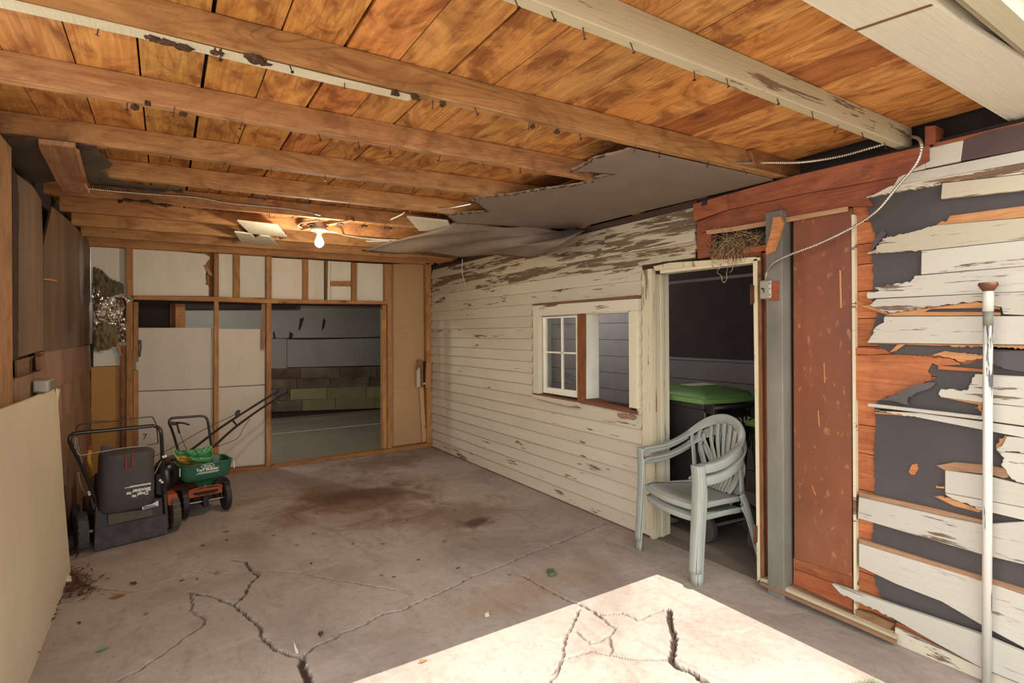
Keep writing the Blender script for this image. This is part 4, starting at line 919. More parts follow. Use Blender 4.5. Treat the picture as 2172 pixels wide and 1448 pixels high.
# ---- insulation in the left bay
t_ = thing('foil_insulation', 'crumpled foil-faced insulation batt stuffed in the left bay of the back wall', 'insulation', PY(232, 665, YB+.05))
def crumple(name, pts, Y, bulge, mat, seed, n=22, amp=.02, cell=9, smooth=False):
    x0 = min(p[0] for p in pts); x1 = max(p[0] for p in pts); y0 = min(p[1] for p in pts); y1 = max(p[1] for p in pts)
    def inside(x, y):
        c = False; k = len(pts)
        for i in range(k):
            a, b = pts[i], pts[i-1]
            if (a[1] > y) != (b[1] > y) and x < (b[0]-a[0])*(y-a[1])/(b[1]-a[1])+a[0]: c = not c
        return c
    vs = []; idx = {}
    for j in range(n+1):
        for i in range(n+1):
            x = x0+(x1-x0)*i/n; y = y0+(y1-y0)*j/n
            f = math.sin(math.pi*i/n)*math.sin(math.pi*j/n)
            d = noise.noise(Vector((x/cell, y/cell*.8, seed)))*amp+noise.noise(Vector((x/cell*2.7, y/cell*2.5, seed+5)))*amp*.6
            vs.append(PY(x, y, Y-bulge*max(f,0)**.5-d)); idx[(i, j)] = inside(x, y)
    fs = [(j*(n+1)+i, (j+1)*(n+1)+i, (j+1)*(n+1)+i+1, j*(n+1)+i+1) for j in range(n) for i in range(n) if inside(x0+(x1-x0)*(i+.5)/n, y0+(y1-y0)*(j+.5)/n)]
    return mk(name, vs, fs, mat, t_, smooth=smooth)
crumple('foil_facing', ((196,600),(206,602),(240,630),(268,632),(267,726),(196,730)), YB+.05, .03, 'foil', 1.3, 26, .06, 13)
crumple('foil_facing', ((262,630),(286,628),(283,638),(268,642)), YB-.02, .0, 'foil', 3.3, 10, .02, 4)
crumple('glass_wool', ((198,566),(212,570),(236,592),(262,602),(262,622),(240,628),(214,634),(200,620)), YB+.045, .03, 'fiber', 2.1, 24, .04, 8, True).color = (.75, .8, .9, 1)
crumple('glass_wool', ((200,700),(215,684),(245,688),(256,706),(250,728),(230,742),(200,745)), YB+.03, .05, 'fiber', 7.1, 24, .03, 8, True)
# small broken board and lath at the right end of the back wall
t_ = thing('broken_box', 'small broken white and brown wooden box nailed to the far right stud', 'box', PY(892, 795, YB-.03))
MB().prism([PY(x, y, YB-.03) for x, y in ((884,785),(889,778),(896,772),(897,820),(884,821))], (0, .02, 0)).build('side_panel', 'clap_mid', t_, tint=(.9, .9, .86))
MB().prism([PY(x, y, YB-.035) for x, y in ((886,765),(890,762),(897,764),(897,774),(889,779),(885,785))], (0, .02, 0)).build('torn_panel', 'bare', t_, tint=(.8, .7, .6))
MB().prism([PY(x, y, YB-.05) for x, y in ((892,771),(897,772),(898,821),(893,821))], (0, .05, 0)).build('frame', 'stud', t_, tint=(.6, .55, .5))
MB().prism([PY(x, y, YB-.0) for x, y in ((897,766),(906,766),(905,822),(897,821))], (0, .02, 0)).build('back_panel', 'dark', t_)
MB().prism([PY(x, y, YB-.04) for x, y in ((896,812),(903,812),(903,815),(896,815))], (0, .04, 0)).build('shelf', 'clap', t_)

# ---- splinter plank and nest over the door
t_ = tag(pris('loose_plank', jag([PX(x, y, 2.86) for x, y in ((1640,460),(1654,459),(1660,472),(1656,486),(1641,532),(1626,540),(1624,530),(1634,495))], .002, .012, 3, 0, True, [0, 5, 6]), (.02, 0, 0), 'splint', tint=(1, .85, .75)), 'short split orange plank tilted across the grey post top', 'plank')
t_ = thing('bird_nest', 'straw bird nest in the gap above the door with roots hanging down', 'nest', PX(1565, 520, 3.02))
nb = MB(); rnd = random.Random(21)
cx_ = PX(1560, 515, 3.0)
for k in range(330):
    a = rnd.uniform(-1, 1); y = cx_.y-.02+a*.16; z = cx_.z-.055+rnd.random()**1.6*.13*(1-.5*a*a); x = 3.0+rnd.uniform(-.075, .07)
    d = Vector((rnd.uniform(-.35, .35), rnd.uniform(-1, 1), rnd.uniform(-.6, .6))).normalized()*rnd.uniform(.03, .085); q = Vector((x, y, z)); bd = Vector((rnd.uniform(-.01, .01), rnd.uniform(-.01, .01), rnd.uniform(-.02, .02)))
    nb.tube([q-d, q-d*.3+bd, q+d*.4+bd, q+d], .0013+.0009*rnd.random(), 3, False)
nb.build('straw', 'straw', t_, kind='stuff')
nb = MB()
for k in range(120):
    q = PX(rnd.uniform(1512, 1582), rnd.uniform(524, 546), rnd.uniform(2.905, 2.95)); dn = rnd.uniform(.02, .06)
    nb.tube([q+Vector((.02, rnd.uniform(-.03, .03), .03)), q, q+Vector((-.01, rnd.uniform(-.02, .02), -dn*.5)), q+Vector((0, rnd.uniform(-.035, .035), -dn))], .0013, 3, False)
nb.build('straw', 'straw', t_, kind='stuff', tint=(1.15, 1.1, 1.05))
for pts in (((1532,545),(1528,565),(1521,577),(1530,585),(1532,596)), ((1545,545),(1544,565),(1541,580),(1542,590),(1536,599),(1533,597)), ((1552,545),(1553,560),(1554,570),(1548,578)), ((1558,543),(1560,555),(1559,562),(1555,564)), ((1511,545),(1510,560),(1514,567))):
    MB().tube(spl([PX(x, y, 2.90) for x, y in pts], 4), .0022, 5).build('root', 'straw', t_, tint=(1.35, 1.3, 1.3))

# ---- white pole
b0 = PX(2093, 1462, 2.905); tp = PX(2096, 604, 2.87)
t_ = thing('metal_pole', 'flaking white metal pole with a rusty flared cap against the torn wall', 'pole', (b0.x, b0.y, 0))
b0.z = 0
def al(f): return b0.lerp(tp, f)
MB().tube([al(0), al(.90)], .0165, 16).build('shaft', 'polep', t_, smooth=True)
MB().tube([al(.90), al(.935)], .0172, 16).build('collar', 'steel', t_, smooth=True)
MB().tube([al(.935), al(.975), al(.985)], [.0185, .0185, .0175], 16).build('shaft', 'polep', t_, smooth=True)
MB().tube([al(.985), al(.992), al(1.0), al(1.006)], [.018, .026, .034, .030], 16).build('cap', 'rust', t_, smooth=True)

# ---- stacked resin chairs
def chair(zoff, xoff, lab):
    root = thing('plastic_armchair', lab, 'chair', (2.945, 2.335, 0), 'stacked grey-green resin chairs')
    XF[0] = Matrix.Translation(Vector((2.945+xoff, 2.335, zoff))) @ Matrix.Rotation(math.radians(169.5), 4, 'Z')
    # +x is the front of the chair
    g = MB(); nx_, ny_ = 14, 14; vs = []
    for i in range(nx_+1):
        for j in range(ny_+1):
            u = i/nx_; v = j/ny_*2-1; x = -.20+.43*u; hw = .20+.045*u; y = v*hw
            if u > .8: x += .035*(1-v*v)*(u-.8)/.2
            z = .385-.02*(1-u)-.022*(1-v*v)*math.sin(math.pi*min(1, u*1.05))+.012*u-.02*max(0, u-.9)/.1
            vs.append((x, y, z))
    fs = [(i*(ny_+1)+j, (i+1)*(ny_+1)+j, (i+1)*(ny_+1)+j+1, i*(ny_+1)+j+1) for i in range(nx_) for j in range(ny_)]
    o = mk('seat', vs, fs, 'chair', root, smooth=True); m_ = o.modifiers.new('t', 'SOLIDIFY'); m_.thickness = .006; m_.offset = 0
    # skirt
    sk = [(x_, y_, z_+.022) for x_, y_, z_ in [(-.17,.205,.345),(.0,.225,.35),(.15,.243,.35),(.225,.235,.348),(.252,.15,.345),(.266,0,.343),(.252,-.15,.345),(.225,-.235,.348),(.15,-.243,.35),(.0,-.225,.35),(-.17,-.205,.345)]]
    MB().sweep(spl(sk, 4), [(0, 0, 1)]*(len(sk)*4-3), .034, .008).build('skirt', 'chair', root, smooth=True)
    # arm and back rim in one sweep
    R_ = [(.245,.272,.612),(.20,.272,.628),(.12,.268,.632),(.03,.258,.645),(-.06,.245,.675),(-.14,.228,.715),(-.20,.185,.767),(-.24,.105,.812),(-.252,0,.830)]
    R_ = R_+[(x, -y, z) for x, y, z in R_[-2::-1]]
    pp = spl(R_, 5); n = len(pp)
    ws = []
    for i in range(n):
        f = i/(n-1); k = max(0, 1-abs(f-.5)/.30); k = k*k*(3-2*k)
        p = pp[i]; out = Vector((0, p.y, p.z-.60)).normalized() if k > 0 else Vector((0, 1, 0))
        flat = Vector((0, 1 if p.y > 0 else -1, 0)); ws.append((flat*(1-k)+out*k) if abs(p.y) > 1e-4 else Vector((0, 0, 1)))
    wd = [.052+.02*max(0, 1-abs(i/(n-1)-.5)/.3) for i in range(n)]
    MB().sweep(pp, ws, wd, .012).build('arm_and_back_rim', 'chair', root, smooth=True)
    fl = [Vector(p)+Vector((0, (.024 if p[1] > 0 else -.024), -.022)) for p in R_[:6]]
    for sg in (1, -1):
        q = spl([Vector((p.x, p.y*sg, p.z)) for p in fl], 4); MB().sweep(q, [(0, 0, 1)]*len(q), .05, .007).build('arm_flange', 'chair', root, smooth=True)
    # fan back slats
    nS = 7
    for k in range(nS):
        a = (k-(nS-1)/2)/((nS-1)/2); yb_ = a*.082; yt = a*.165; zt = .830-.02-.055*a*a-(.04*abs(a)**3)
        xb, xt = -.19, -.236+.028*a*a
        q = spl([(xb+.035, yb_*.95, .372), (xb-.002, yb_*1.0, .43), (xb-.028, yb_*1.25, .55), (xt+.012, yt*.93, .68), (xt, yt, zt)], 4)
        MB().sweep(q, [(0, 1, 0)]*len(q), [.021+.012*(i/len(q)) for i in range(len(q))], .007).build('back_slat', 'chair', root, smooth=True)
    for sg in (1, -1):  # outer loop of the back
        q = spl([(-.16, sg*.10, .375), (-.185, sg*.12, .42), (-.20, sg*.15, .50), (-.20, sg*.185, .60), (-.185, sg*.195, .68), (-.195, sg*.175, .76)], 4)
        MB().sweep(q, [(0, 1, 0)]*len(q), [.05-.022*(i/len(q)) for i in range(len(q))], .008).build('back_stile', 'chair', root, smooth=True)
        # front leg
        q = spl([(.252, sg*.272, .63), (.245, sg*.275, .52), (.250, sg*.272, .38), (.262, sg*.272, .20), (.276, sg*.275, .0)], 4)
        MB().sweep(q, [(0, 1, 0)]*len(q), [.066-.004*(i/len(q))-.018*max(0, i/len(q)-.4) for i in range(len(q))], .012).build('front_leg', 'chair', root, smooth=True)
        q2 = [Vector(v)+Vector((-.024, sg*.028, 0)) for v in q]
        MB().sweep(q2, [(1, 0, 0)]*len(q2), [.056-.022*(i/len(q2)) for i in range(len(q2))], .008).build('front_leg_web', 'chair', root, smooth=True)
        q = spl([(-.165, sg*.215, .40), (-.20, sg*.222, .33), (-.245, sg*.235, .16), (-.285, sg*.25, .0)], 4)
        MB().sweep(q, [(0, 1, 0)]*len(q), [.05-.014*(i/len(q)) for i in range(len(q))], .010).build('rear_leg', 'chair', root, smooth=True)
        q2 = [Vector(v)+Vector((.018, sg*.02, 0)) for v in q]
        MB().sweep(q2, [(1, 0, 0)]*len(q2), [.045-.014*(i/len(q2)) for i in range(len(q2))], .008).build('rear_leg_web', 'chair', root, smooth=True)
        q = spl([(-.14, sg*.21, .72), (-.16, sg*.215, .55), (-.168, sg*.215, .40)], 4)
        MB().sweep(q, [(1, 0, 0)]*len(q), .03, .009).build('back_support', 'chair', root, smooth=True)
    noxf(); return root
chair(0, .0, 'lower grey-green resin armchair of the stacked pair by the door')
chair(.072, -.012, 'upper grey-green resin armchair of the stacked pair by the door')

# ---- wheelie bins behind the doorway
def wheel(root, c, r, wd, axis, mat='rubber', hub='dusty', name='wheel', tread=False, n=28, spokes=0):
    pr = [(r*.62, -wd/2), (r*.93, -wd/2), (r, -wd*.36), (r, wd*.36), (r*.93, wd/2), (r*.62, wd/2)]
    R = axis if isinstance(axis, Matrix) else None
    o = MB().lathe(pr, c, 'x', n, R); w_ = o.build(name, mat, root, smooth=False)
    h = MB().lathe([(.001, -wd*.34), (r*.22, -wd*.42), (r*.25, -wd*.3), (r*.66, -wd*.22), (r*.66, wd*.22), (r*.25, wd*.3), (r*.22, wd*.42), (.001, wd*.34)], c, 'x', n, R).build('hub', hub, w_, smooth=False)
    if tread:
        tb = MB()
        for k in range(18):
            a = 2*math.pi*k/18; Rr = Matrix.Rotation(a, 3, 'X'); q = MB().box((-wd*.48, r*.97, -r*.06), (wd*.48, r*1.03, r*.06), Rr)
            q.v = [(R @ v if R else v)+Vector(c) for v in q.v]; tb.add(q.v, q.f)
        tb.build('tread', mat, w_, kind='stuff')
    if spokes:
        tb = MB()
        for k in range(spokes):
            Rr = Matrix.Rotation(2*math.pi*k/spokes, 3, 'X'); q = MB().box((-wd*.46, 0, -r*.07), (wd*.46, r*.66, r*.07), Rr)
            q.v = [(R @ v if R else v)+Vector(c) for v in q.v]; tb.add(q.v, q.f)
        tb.build('spokes', hub, w_)
    return w_
def wbin(lab, loc, rz, hh, txt):
    root = thing('wheelie_bin', lab, 'bin', loc, 'wheelie bins behind the doorway')
    XF[0] = Matrix.Translation(Vector(loc)) @ Matrix.Rotation(rz, 4, 'Z')
    # local: back (handle, wheels) faces -y
    def rect(w_, y0, y1, z): return [(-w_, y0, z), (w_, y0, z), (w_, y1, z), (-w_, y1, z)]
    b = MB(); lv = [rect(.20, .02, .46, .06), rect(.21, .01, .50, .3), rect(.235, -.01, .56, .70), rect(.25, -.03, .60, hh-.09), rect(.265, -.04, .62, hh-.085), rect(.265, -.04, .62, hh-.03)]
    vs = [v for r_ in lv for v in r_]; fs = [(3, 2, 1, 0)]+[(i*4+k, i*4+(k+1) % 4, (i+1)*4+(k+1) % 4, (i+1)*4+k) for i in range(len(lv)-1) for k in range(4)]
    bevel(b.add(vs, fs).build('body', 'binb', root), .025, 3)
    # lid: domed shell with overhanging lip
    n = 12; vs = []; fs = []
    for i in range(n+1):
        for j in range(n+1):
            u = i/n*2-1; v = j/n*2-1; x = u*.285; y = .29+v*.355
            d = max(abs(u), abs(v)); z = hh-.02+(.0 if d > .97 else .02+.055*(1-max(0, (d-.35)/.65)**1.5))
            vs.append((x*(1-.04*v*v), y, z))
    fs = [(i*(n+1)+j, (i+1)*(n+1)+j, (i+1)*(n+1)+j+1, i*(n+1)+j+1) for i in range(n) for j in range(n)]
    o = mk('lid', vs, fs, 'lid', root, smooth=True); m_ = o.modifiers.new('t', 'SOLIDIFY'); m_.thickness = .008
    lp_ = [(-.283,-.06,hh-.028),(0,-.068,hh-.035),(.283,-.06,hh-.028),(.288,.29,hh-.028),(.283,.645,hh-.028),(0,.655,hh-.028),(-.283,.645,hh-.028),(-.288,.29,hh-.028),(-.283,-.06,hh-.028)]
    q = MB().sweep(lp_, [(0, 0, 1)]*len(lp_), .034, .012).build('lid_lip', 'lid', o, tint=(1.15, 1.15, 1.05))
    MB().box((-.1, .2, hh+.052), (.12, .34, hh+.056)).build('label', 'print', o, tint=(.75, .8, .6))
    # handle mounts, handle bar, wheels, axle
    for sg in (-1, 1):
        bevel(MB().box((sg*.20-.022, -.10, hh-.12), (sg*.20+.022, -.02, hh-.045)).build('handle_mount', 'binb', root), .006, 2)
        MB().tube(spl([(sg*.235, -.03, hh-.10), (sg*.24, -.035, hh-.2), (sg*.215, -.02, hh-.4)], 4), .012, 6).build('rib', 'binb', root, smooth=True)
    MB().tube([(-.22, -.10, hh-.07), (.22, -.10, hh-.07)], .015, 10).build('handle', 'binb', root, smooth=True)
    MB().tube([(-.25, -.01, .10), (.25, -.01, .10)], .012, 8).build('axle', 'dull', root)
    Rz = Matrix.Rotation(rz, 3, 'Z'); sv = XF[0]; 
    for sg in (-1, 1):
        wheel(root, (sg*.225, -.01, .10), .10, .05, 'x', 'rubber', 'binb', spokes=6)
    if txt:
        text('lettering', txt[0], .085, 'print', root, (.10, -.024, hh-.21), (1, 0, 0), (0, .03, 1), bold=.002)
        text('lettering', txt[1], .085, 'print', root, (.13, -.018, hh-.36), (1, 0, 0), (0, .03, 1), bold=.002)
    noxf(); return root
wbin('black wheelie bin with a lime green lid directly behind the chairs', (3.45, 2.49, 0), math.radians(-6), 1.03, ('WASTE', 'M1'))
wbin('second lime-lidded black bin mostly hidden behind the door jamb', (3.38, 1.955, 0), math.radians(-90), .90, None)

# ---- walk behind mower with grass bag
MR = math.radians(13); MO = Vector((-.215, 4.79, 0))
t_ = thing('lawn_mower', 'black walk-behind lawn mower with a dark cloth grass bag facing us', 'lawn mower', MO)
XF[0] = Matrix.Translation(MO) @ Matrix.Rotation(MR, 4, 'Z')
bevel(MB().prism([(-.21, .02, .12), (.215, .02, .12), (.235, .30, .12), (.20, .62, .12), (0, .70, .12), (-.20, .62, .12), (-.225, .30, .12)], (0, 0, .13)).build('deck', 'black', t_), .02, 3)
bevel(MB().prism([(-.14, .34, .25), (.16, .34, .25), (.16, .60, .25), (-.14, .60, .25)], (0, 0, .17)).build('engine', 'blackp', t_), .03, 3)
MB().lathe([(.001, .16), (.09, .15), (.11, .10), (.11, 0)], (.02, .47, .42), n=24).build('engine_shroud', 'blackp', t_, smooth=True)
MB().prism([(-.205, -.015, .30), (-.215, -.03, .03), (-.20, -.03, .03), (-.195, -.015, .30)], (0, .28, 0)).build('side_plate', 'dusty', t_, tint=(.7, .7, .7))
MB().prism([(.205, -.015, .30), (.215, -.03, .05), (.23, -.03, .05), (.22, -.015, .30)], (0, .30, 0)).build('side_plate', 'dusty', t_, tint=(.7, .7, .7))
bevel(MB().prism([(-.20, -.02, .15), (.20, -.02, .15), (.205, .02, .27), (-.205, .02, .27)], (0, .05, 0)).build('rear_door', 'blackp', t_), .006, 2)
bevel(MB().prism([(-.14, -.035, .16), (.13, -.035, .165), (.13, -.02, .215), (-.14, -.02, .235)], (0, .03, 0)).build('chute', 'dusty', t_), .008, 2)
q = [( -.215, -.03, .155), (.215, -.03, .155), (.22, -.045, .015), (-.22, -.055, .005)]
fl = MB().prism(q, (0, .012, 0)).build('rear_flap', 'rubber', t_, tint=(.85, .9, 1.)); bevel(fl, .004, 2)
# bag: lofted soft box
def loft(levels, nseg=20, sup=3.2):
    mb = MB(); vs = []
    for (cx, cy, cz, hx, hy) in levels:
        for k in range(nseg):
            a = 2*math.pi*k/nseg; ca_, sa = math.cos(a), math.sin(a)
            vs.append((cx+hx*math.copysign(abs(ca_)**(2/sup), ca_), cy+hy*math.copysign(abs(sa)**(2/sup), sa), cz))
    fs = [(i*nseg+k, i*nseg+(k+1) % nseg, (i+1)*nseg+(k+1) % nseg, (i+1)*nseg+k) for i in range(len(levels)-1) for k in range(nseg)]
    fs += [tuple(range(nseg-1, -1, -1)), tuple(range((len(levels)-1)*nseg, len(levels)*nseg))]
    return mb.add(vs, fs)
bag = loft([(-.02, .12, .215, .14, .08), (-.02, .10, .225, .16, .11), (-.018, .08, .26, .168, .135), (-.015, .07, .36, .168, .145), (-.015, .065, .48, .165, .145), (-.012, .06, .58, .163, .14), (-.01, .06, .625, .163, .14), (-.01, .06, .645, .158, .135), (-.01, .06, .65, .13, .11)], 28).build('grass_bag', 'bagf', t_, smooth=True)
MB().sweep([(-.02, -.084, .66), (-.02, -.09, .65), (-.02, -.088, .58)], [(1, 0, 0)]*3, .012, .006)
rd = MB().tube([(-.045, -.086, .648), (-.045, -.094, .645), (-.045, -.092, .555), (-.035, -.092, .543), (-.015, -.092, .543), (-.005, -.092, .555), (-.005, -.094, .645), (-.005, -.086, .648)], .0055, 6)
rd.build('bag_hook', 'red', bag)
# printed lettering is upside down on the bag
for body, sz, z, x, bold in (('Dust\u2122', .034, .345, .09, .0012), ('Blocker\u2122', .036, .372, .105, .0014), ('Bag Reduces Dust Emissions', .0135, .398, .105, .0004)):
    text('lettering', body, sz, 'print', bag, (x, -.0815-.003, z+.02), (-1, 0, 0), (0, 0, -1), extr=.0015, align='LEFT', bold=bold)
MB().box((-.02, -.0855, .416), (.107, -.0835, .422)).build('stripe', 'print', bag)
lb = MB().prism([(.065, -.024, .222), (.165, -.024, .226), (.165, -.022, .266), (.125, -.022, .248), (.065, -.022, .246)], (0, -.004, 0)).build('label', 'label', t_)
MB().box((.072, -.031, .228), (.155, -.029, .234)).build('print_line', 'ink', lb, tint=(1.6, 1.6, 4)); MB().box((.072, -.031, .238), (.14, -.029, .242)).build('print_line', 'ink', lb, tint=(1.6, 1.6, 4))
wheel(t_, (-.275, .075, .127), .127, .062, 'x', tread=True); wheel(t_, (.285, .075, .127), .127, .055, 'x', 'dusty', tread=True)
wheel(t_, (-.25, .58, .10), .10, .05, 'x'); wheel(t_, (.25, .58, .10), .10, .05, 'x')
bevel(MB().prism([(.235, .0, .20), (.31, .0, .20), (.31, .05, .275), (.235, .05, .275)], (0, .12, 0)).build('wheel_guard', 'orange', t_, tint=(.8, .6, .5)), .01, 2)
MB().tube([(-.245, .06, .12), (.245, .06, .12)], .01, 8).build('axle', 'dull', t_)
noxf()
H_ = [(207,1080,4.80),(195,1040,4.72),(172,985,4.62),(153,948,4.53),(148,935,4.50),(151,924,4.50),(165,918,4.50),(230,912,4.51),(310,904,4.53),(327,903,4.53),(338,909,4.54),(342,922,4.54),(344,960,4.60),(345,1000,4.68),(346,1045,4.80)]
MB().tube(spl([PY(*q) for q in H_], 5), .0125, 10).build('handle', 'black', t_, smooth=True)
B_ = [(161,912,4.47),(164,904,4.45),(178,899,4.44),(240,893,4.45),(315,884,4.46),(326,889,4.46),(331,900,4.47),(333,912,4.5),(335,935,4.54),(333,940,4.55),(312,943,4.55)]
MB().tube(spl([PY(*q) for q in B_], 5), .0035, 6).build('control_bail', 'black', t_, smooth=True)
MB().tube(spl([PY(*q) for q in ((160,928,4.52),(166,963,4.54),(200,960,4.54),(260,950,4.55),(300,946,4.55),(304,945,4.55))], 4), .0035, 6).build('handle_rod', 'dull', t_, smooth=True)
for pts in (((163,928,4.5),(166,950,4.54),(170,965,4.56),(175,985,4.62)), ((160,930,4.5),(158,960,4.55),(166,970,4.6),(172,990,4.63)), ((166,1000,4.6),(172,1030,4.66),(182,1045,4.74)), ((328,1005,4.62),(338,985,4.62),(344,975,4.62))):
    MB().tube(spl([PY(*q) for q in pts], 4), .0028, 5).build('cable', 'dull', t_, smooth=True)
for x, y, Y in ((189, 1043, 4.72), (190, 1048, 4.72), (347, 968, 4.60), (351, 967, 4.6), (340, 1018, 4.69), (344, 1022, 4.7)):
    q = PY(x, y, Y); MB().lathe([(.009, -.006), (.009, .006)], q, 'y', 8).build('bolt', 'galv', t_)
bevel(MB().prism([PY(x, y, 4.76) for x, y in ((190,1050), (203,1060), (205,1085), (196,1080))], (0, .03, 0)).build('handle_bracket', 'black', t_), .004, 1)
bevel(MB().prism([PY(x, y, 4.86) for x, y in ((330,1012), (352,1012), (354,1052), (330,1050))], (0, .12, 0)).build('rear_housing', 'blackp', t_), .012, 2)

# ---- broadcast spreader
SR = math.radians(10); SO = Vector((.275, 5.20, 0))
t_ = thing('lawn_spreader', 'dark green hopper seed spreader on two black wheels', 'spreader', SO)
XF[0] = Matrix.Translation(SO) @ Matrix.Rotation(SR, 4, 'Z')
def hop(levels):
    n = 4; vs = []; nseg = 24
    return loft(levels, nseg, 6)
o = loft([(0, .06, .225, .05, .05), (0, .06, .25, .07, .06), (0, .06, .275, .085, .075), (0, .06, .29, .15, .11), (0, .06, .305, .170, .125), (0, .06, .335, .182, .135), (0, .06, .425, .197, .150), (0, .06, .43, .202, .155), (0, .06, .436, .202, .155), (0, .06, .436, .188, .142), (0, .06, .34, .17, .12), (0, .06, .30, .08, .07)], 32, 7)
hp = o.build('hopper', 'green', t_, smooth=False); bevel(hp, .002, 1)
for x in (-.2, .2): MB().box((x-.003, -.095, .36), (x+.003, -.085, .425)).build('hopper_clip', 'label', hp)
t1 = text('lettering', 'Turf Builder', .034, 'print', hp, (.0, -.087, .375), (1, 0, 0), (0, -.13, 1), bold=.001); 
t2 = text('lettering', 'Scotts', .02, 'print', hp, (.0, -.091, .408), (1, 0, 0), (0, -.13, 1), bold=.0006)
ov = MB().tube([(.047*math.cos(a), -.0905-.0025*math.sin(a), .413+.016*math.sin(a)) for a in [2*math.pi*k/24 for k in range(25)]], .0022, 5).build('emblem_ring', 'print', hp)
pris('print_band', [(-.09, -.0838, .352), (.075, -.0838, .352), (.095, -.0862, .368), (-.06, -.0862, .368)], (0, -.001, 0), 'print', hp, tint=(.45, .58, .5))
bevel(MB().prism([(-.125, -.03, .155), (.125, -.03, .155), (.125, -.03, .215), (-.115, -.03, .222), (-.125, -.03, .21)], (0, .008, 0)).build('shield', 'orange', t_, tint=(1, .85, .7)), .003, 1)
MB().tube(spl([(-.12, -.035, .15), (-.125, -.036, .20), (-.11, -.036, .222), (.0, -.036, .232), (.11, -.036, .225), (.12, -.036, .2)], 4), .005, 6).build('shield_rim', 'orange', t_, smooth=True, tint=(1.15, .95, .8))
MB().lathe([(.001, .012), (.10, .008), (.10, -.002), (.001, -.004)], (.0, .0, .185), n=20).build('spinner', 'blackp', t_)
bevel(MB().box((-.022, -.03, .06), (.022, .05, .15)).build('gearbox', 'blackp', t_), .01, 3)
MB().tube([(0, .0, .15), (0, .0, .24)], .008, 8).build('drive_shaft', 'dull', t_)
MB().tube([(-.16, .0, .105), (.16, .0, .105)], .006, 8).build('axle', 'galv', t_)
for sg in (-1, 1):
    wheel(t_, (sg*.158, 0, .115), .115, .045, 'x', 'blackp', 'black', tread=(sg < 0))
    MB().tube(spl([(sg*.13, 0, .105), (sg*.12, .05, .20), (sg*.11, .1, .3)], 3), .007, 6).build('frame_leg', 'black', t_, smooth=True)
MB().tube(spl([(.08, .02, .17), (.06, .2, .08), (.0, .33, .01), (-.05, .2, .08), (-.08, .02, .17)], 4), .007, 6).build('kick_stand', 'black', t_, smooth=True)
noxf()
HS = [(378,955,5.36),(366,915,5.5),(359,897,5.55),(361,889,5.56),(370,886,5.56),(400,884,5.57),(428,882,5.57),(437,886,5.57),(441,895,5.56),(446,930,5.45),(449,950,5.38)]
MB().tube(spl([PY(*q) for q in HS], 5), .0105, 10).build('handle', 'black', t_, smooth=True)
bevel(MB().prism([PY(x, y, 5.52) for x, y in ((362,894), (378,896), (378,902), (364,902))], (0, .02, 0)).build('lever_mount', 'blackp', t_), .003, 1)
MB().tube([PY(374, 896, 5.51), PY(390, 897, 5.50), PY(402, 901, 5.50)], .008, 8).build('lever', 'blackp', t_, smooth=True)
MB().tube([PY(376, 900, 5.51), PY(378, 910, 5.50), PY(381, 919, 5.50)], .007, 8).build('lever', 'blackp', t_, smooth=True)
MB().tube([PY(382, 920, 5.50), PY(396, 955, 5.38)], .0022, 5).build('control_rod', 'black', t_)

# ---- fertiliser bag in the hopper
t_ = thing('seed_bag', 'crumpled green and orange plastic seed bag stuffed into the spreader hopper', 'bag', PY(408, 965, 5.34))
crumple('bag_panel', ((362,951),(380,956),(400,954),(425,951),(449,944),(452,971),(420,975),(395,970),(372,968)), 5.33, .035, 'bag_green', 11.3, 26, .022, 12, True)
crumple('bag_panel', ((364,956),(380,967),(405,968),(420,974),(432,986),(385,986),(374,972)), 5.32, .03, 'bag_orange', 14.3, 22, .02, 10, True)
crumple('bag_panel', ((395,969),(450,969),(452,979),(405,982)), 5.30, .02, 'bag_green', 4.3, 16, .02, 9, True)
MB().tube(spl([PY(*q) for q in ((449,944,5.31),(451,955,5.3),(452,971,5.3))], 3), .003, 5).build('bag_seam', 'bag_orange', t_, tint=(1.1, 1.1, .8))

# ---- second mower behind the spreader
t_ = thing('lawn_mower', 'orange and black lawn mower behind the spreader with a long handle reaching right', 'lawn mower', (.12, 5.72, 0))
XF[0] = Matrix.Translation(Vector((.10, 5.68, 0))) @ Matrix.Rotation(math.radians(-50), 4, 'Z')
bevel(MB().prism([(-.24, -.28, .09), (.24, -.28, .09), (.25, .1, .09), (.16, .30, .09), (-.16, .30, .09), (-.25, .1, .09)], (0, 0, .12)).build('deck', 'orange', t_, tint=(.5, .42, .4)), .03, 3)
bevel(loft([(0, 0, .21, .17, .17), (0, 0, .27, .18, .18), (0, 0, .36, .16, .16), (0, 0, .41, .12, .12), (0, 0, .42, .06, .06)], 24, 3).build('engine', 'black', t_, smooth=True), .003, 1)
for sx, sy in ((-.27, -.22), (.27, -.22), (-.26, .2), (.26, .2)): wheel(t_, (sx, sy, .095), .095, .045, 'x', 'blackp', 'dusty')
noxf()
for k, pts in enumerate((((385,968,5.62),(420,943,5.75),(470,905,5.95),(540,860,6.12),(598,824,6.22)), ((428,965,5.62),(455,945,5.75),(500,905,5.95),(560,862,6.12),(609,832,6.22)))):
    MB().tube(spl([PY(*q) for q in pts], 4), .0115, 8).build('handle_tube', 'black', t_, smooth=True)
MB().tube([PY(598,824,6.22), PY(604,826,6.22), PY(609,832,6.22)], .013, 8).build('grip', 'blackp', t_, smooth=True)
bevel(MB().prism([PY(x, y, 6.2) for x, y in ((592,826),(598,821),(611,826),(606,834),(597,838),(585,843),(582,838))], (0, .015, 0)).build('grip_panel', 'blackp', t_), .004, 1)
MB().tube([PY(493,891,5.98), PY(503,902,5.98)], .009, 8).build('cross_brace', 'black', t_)
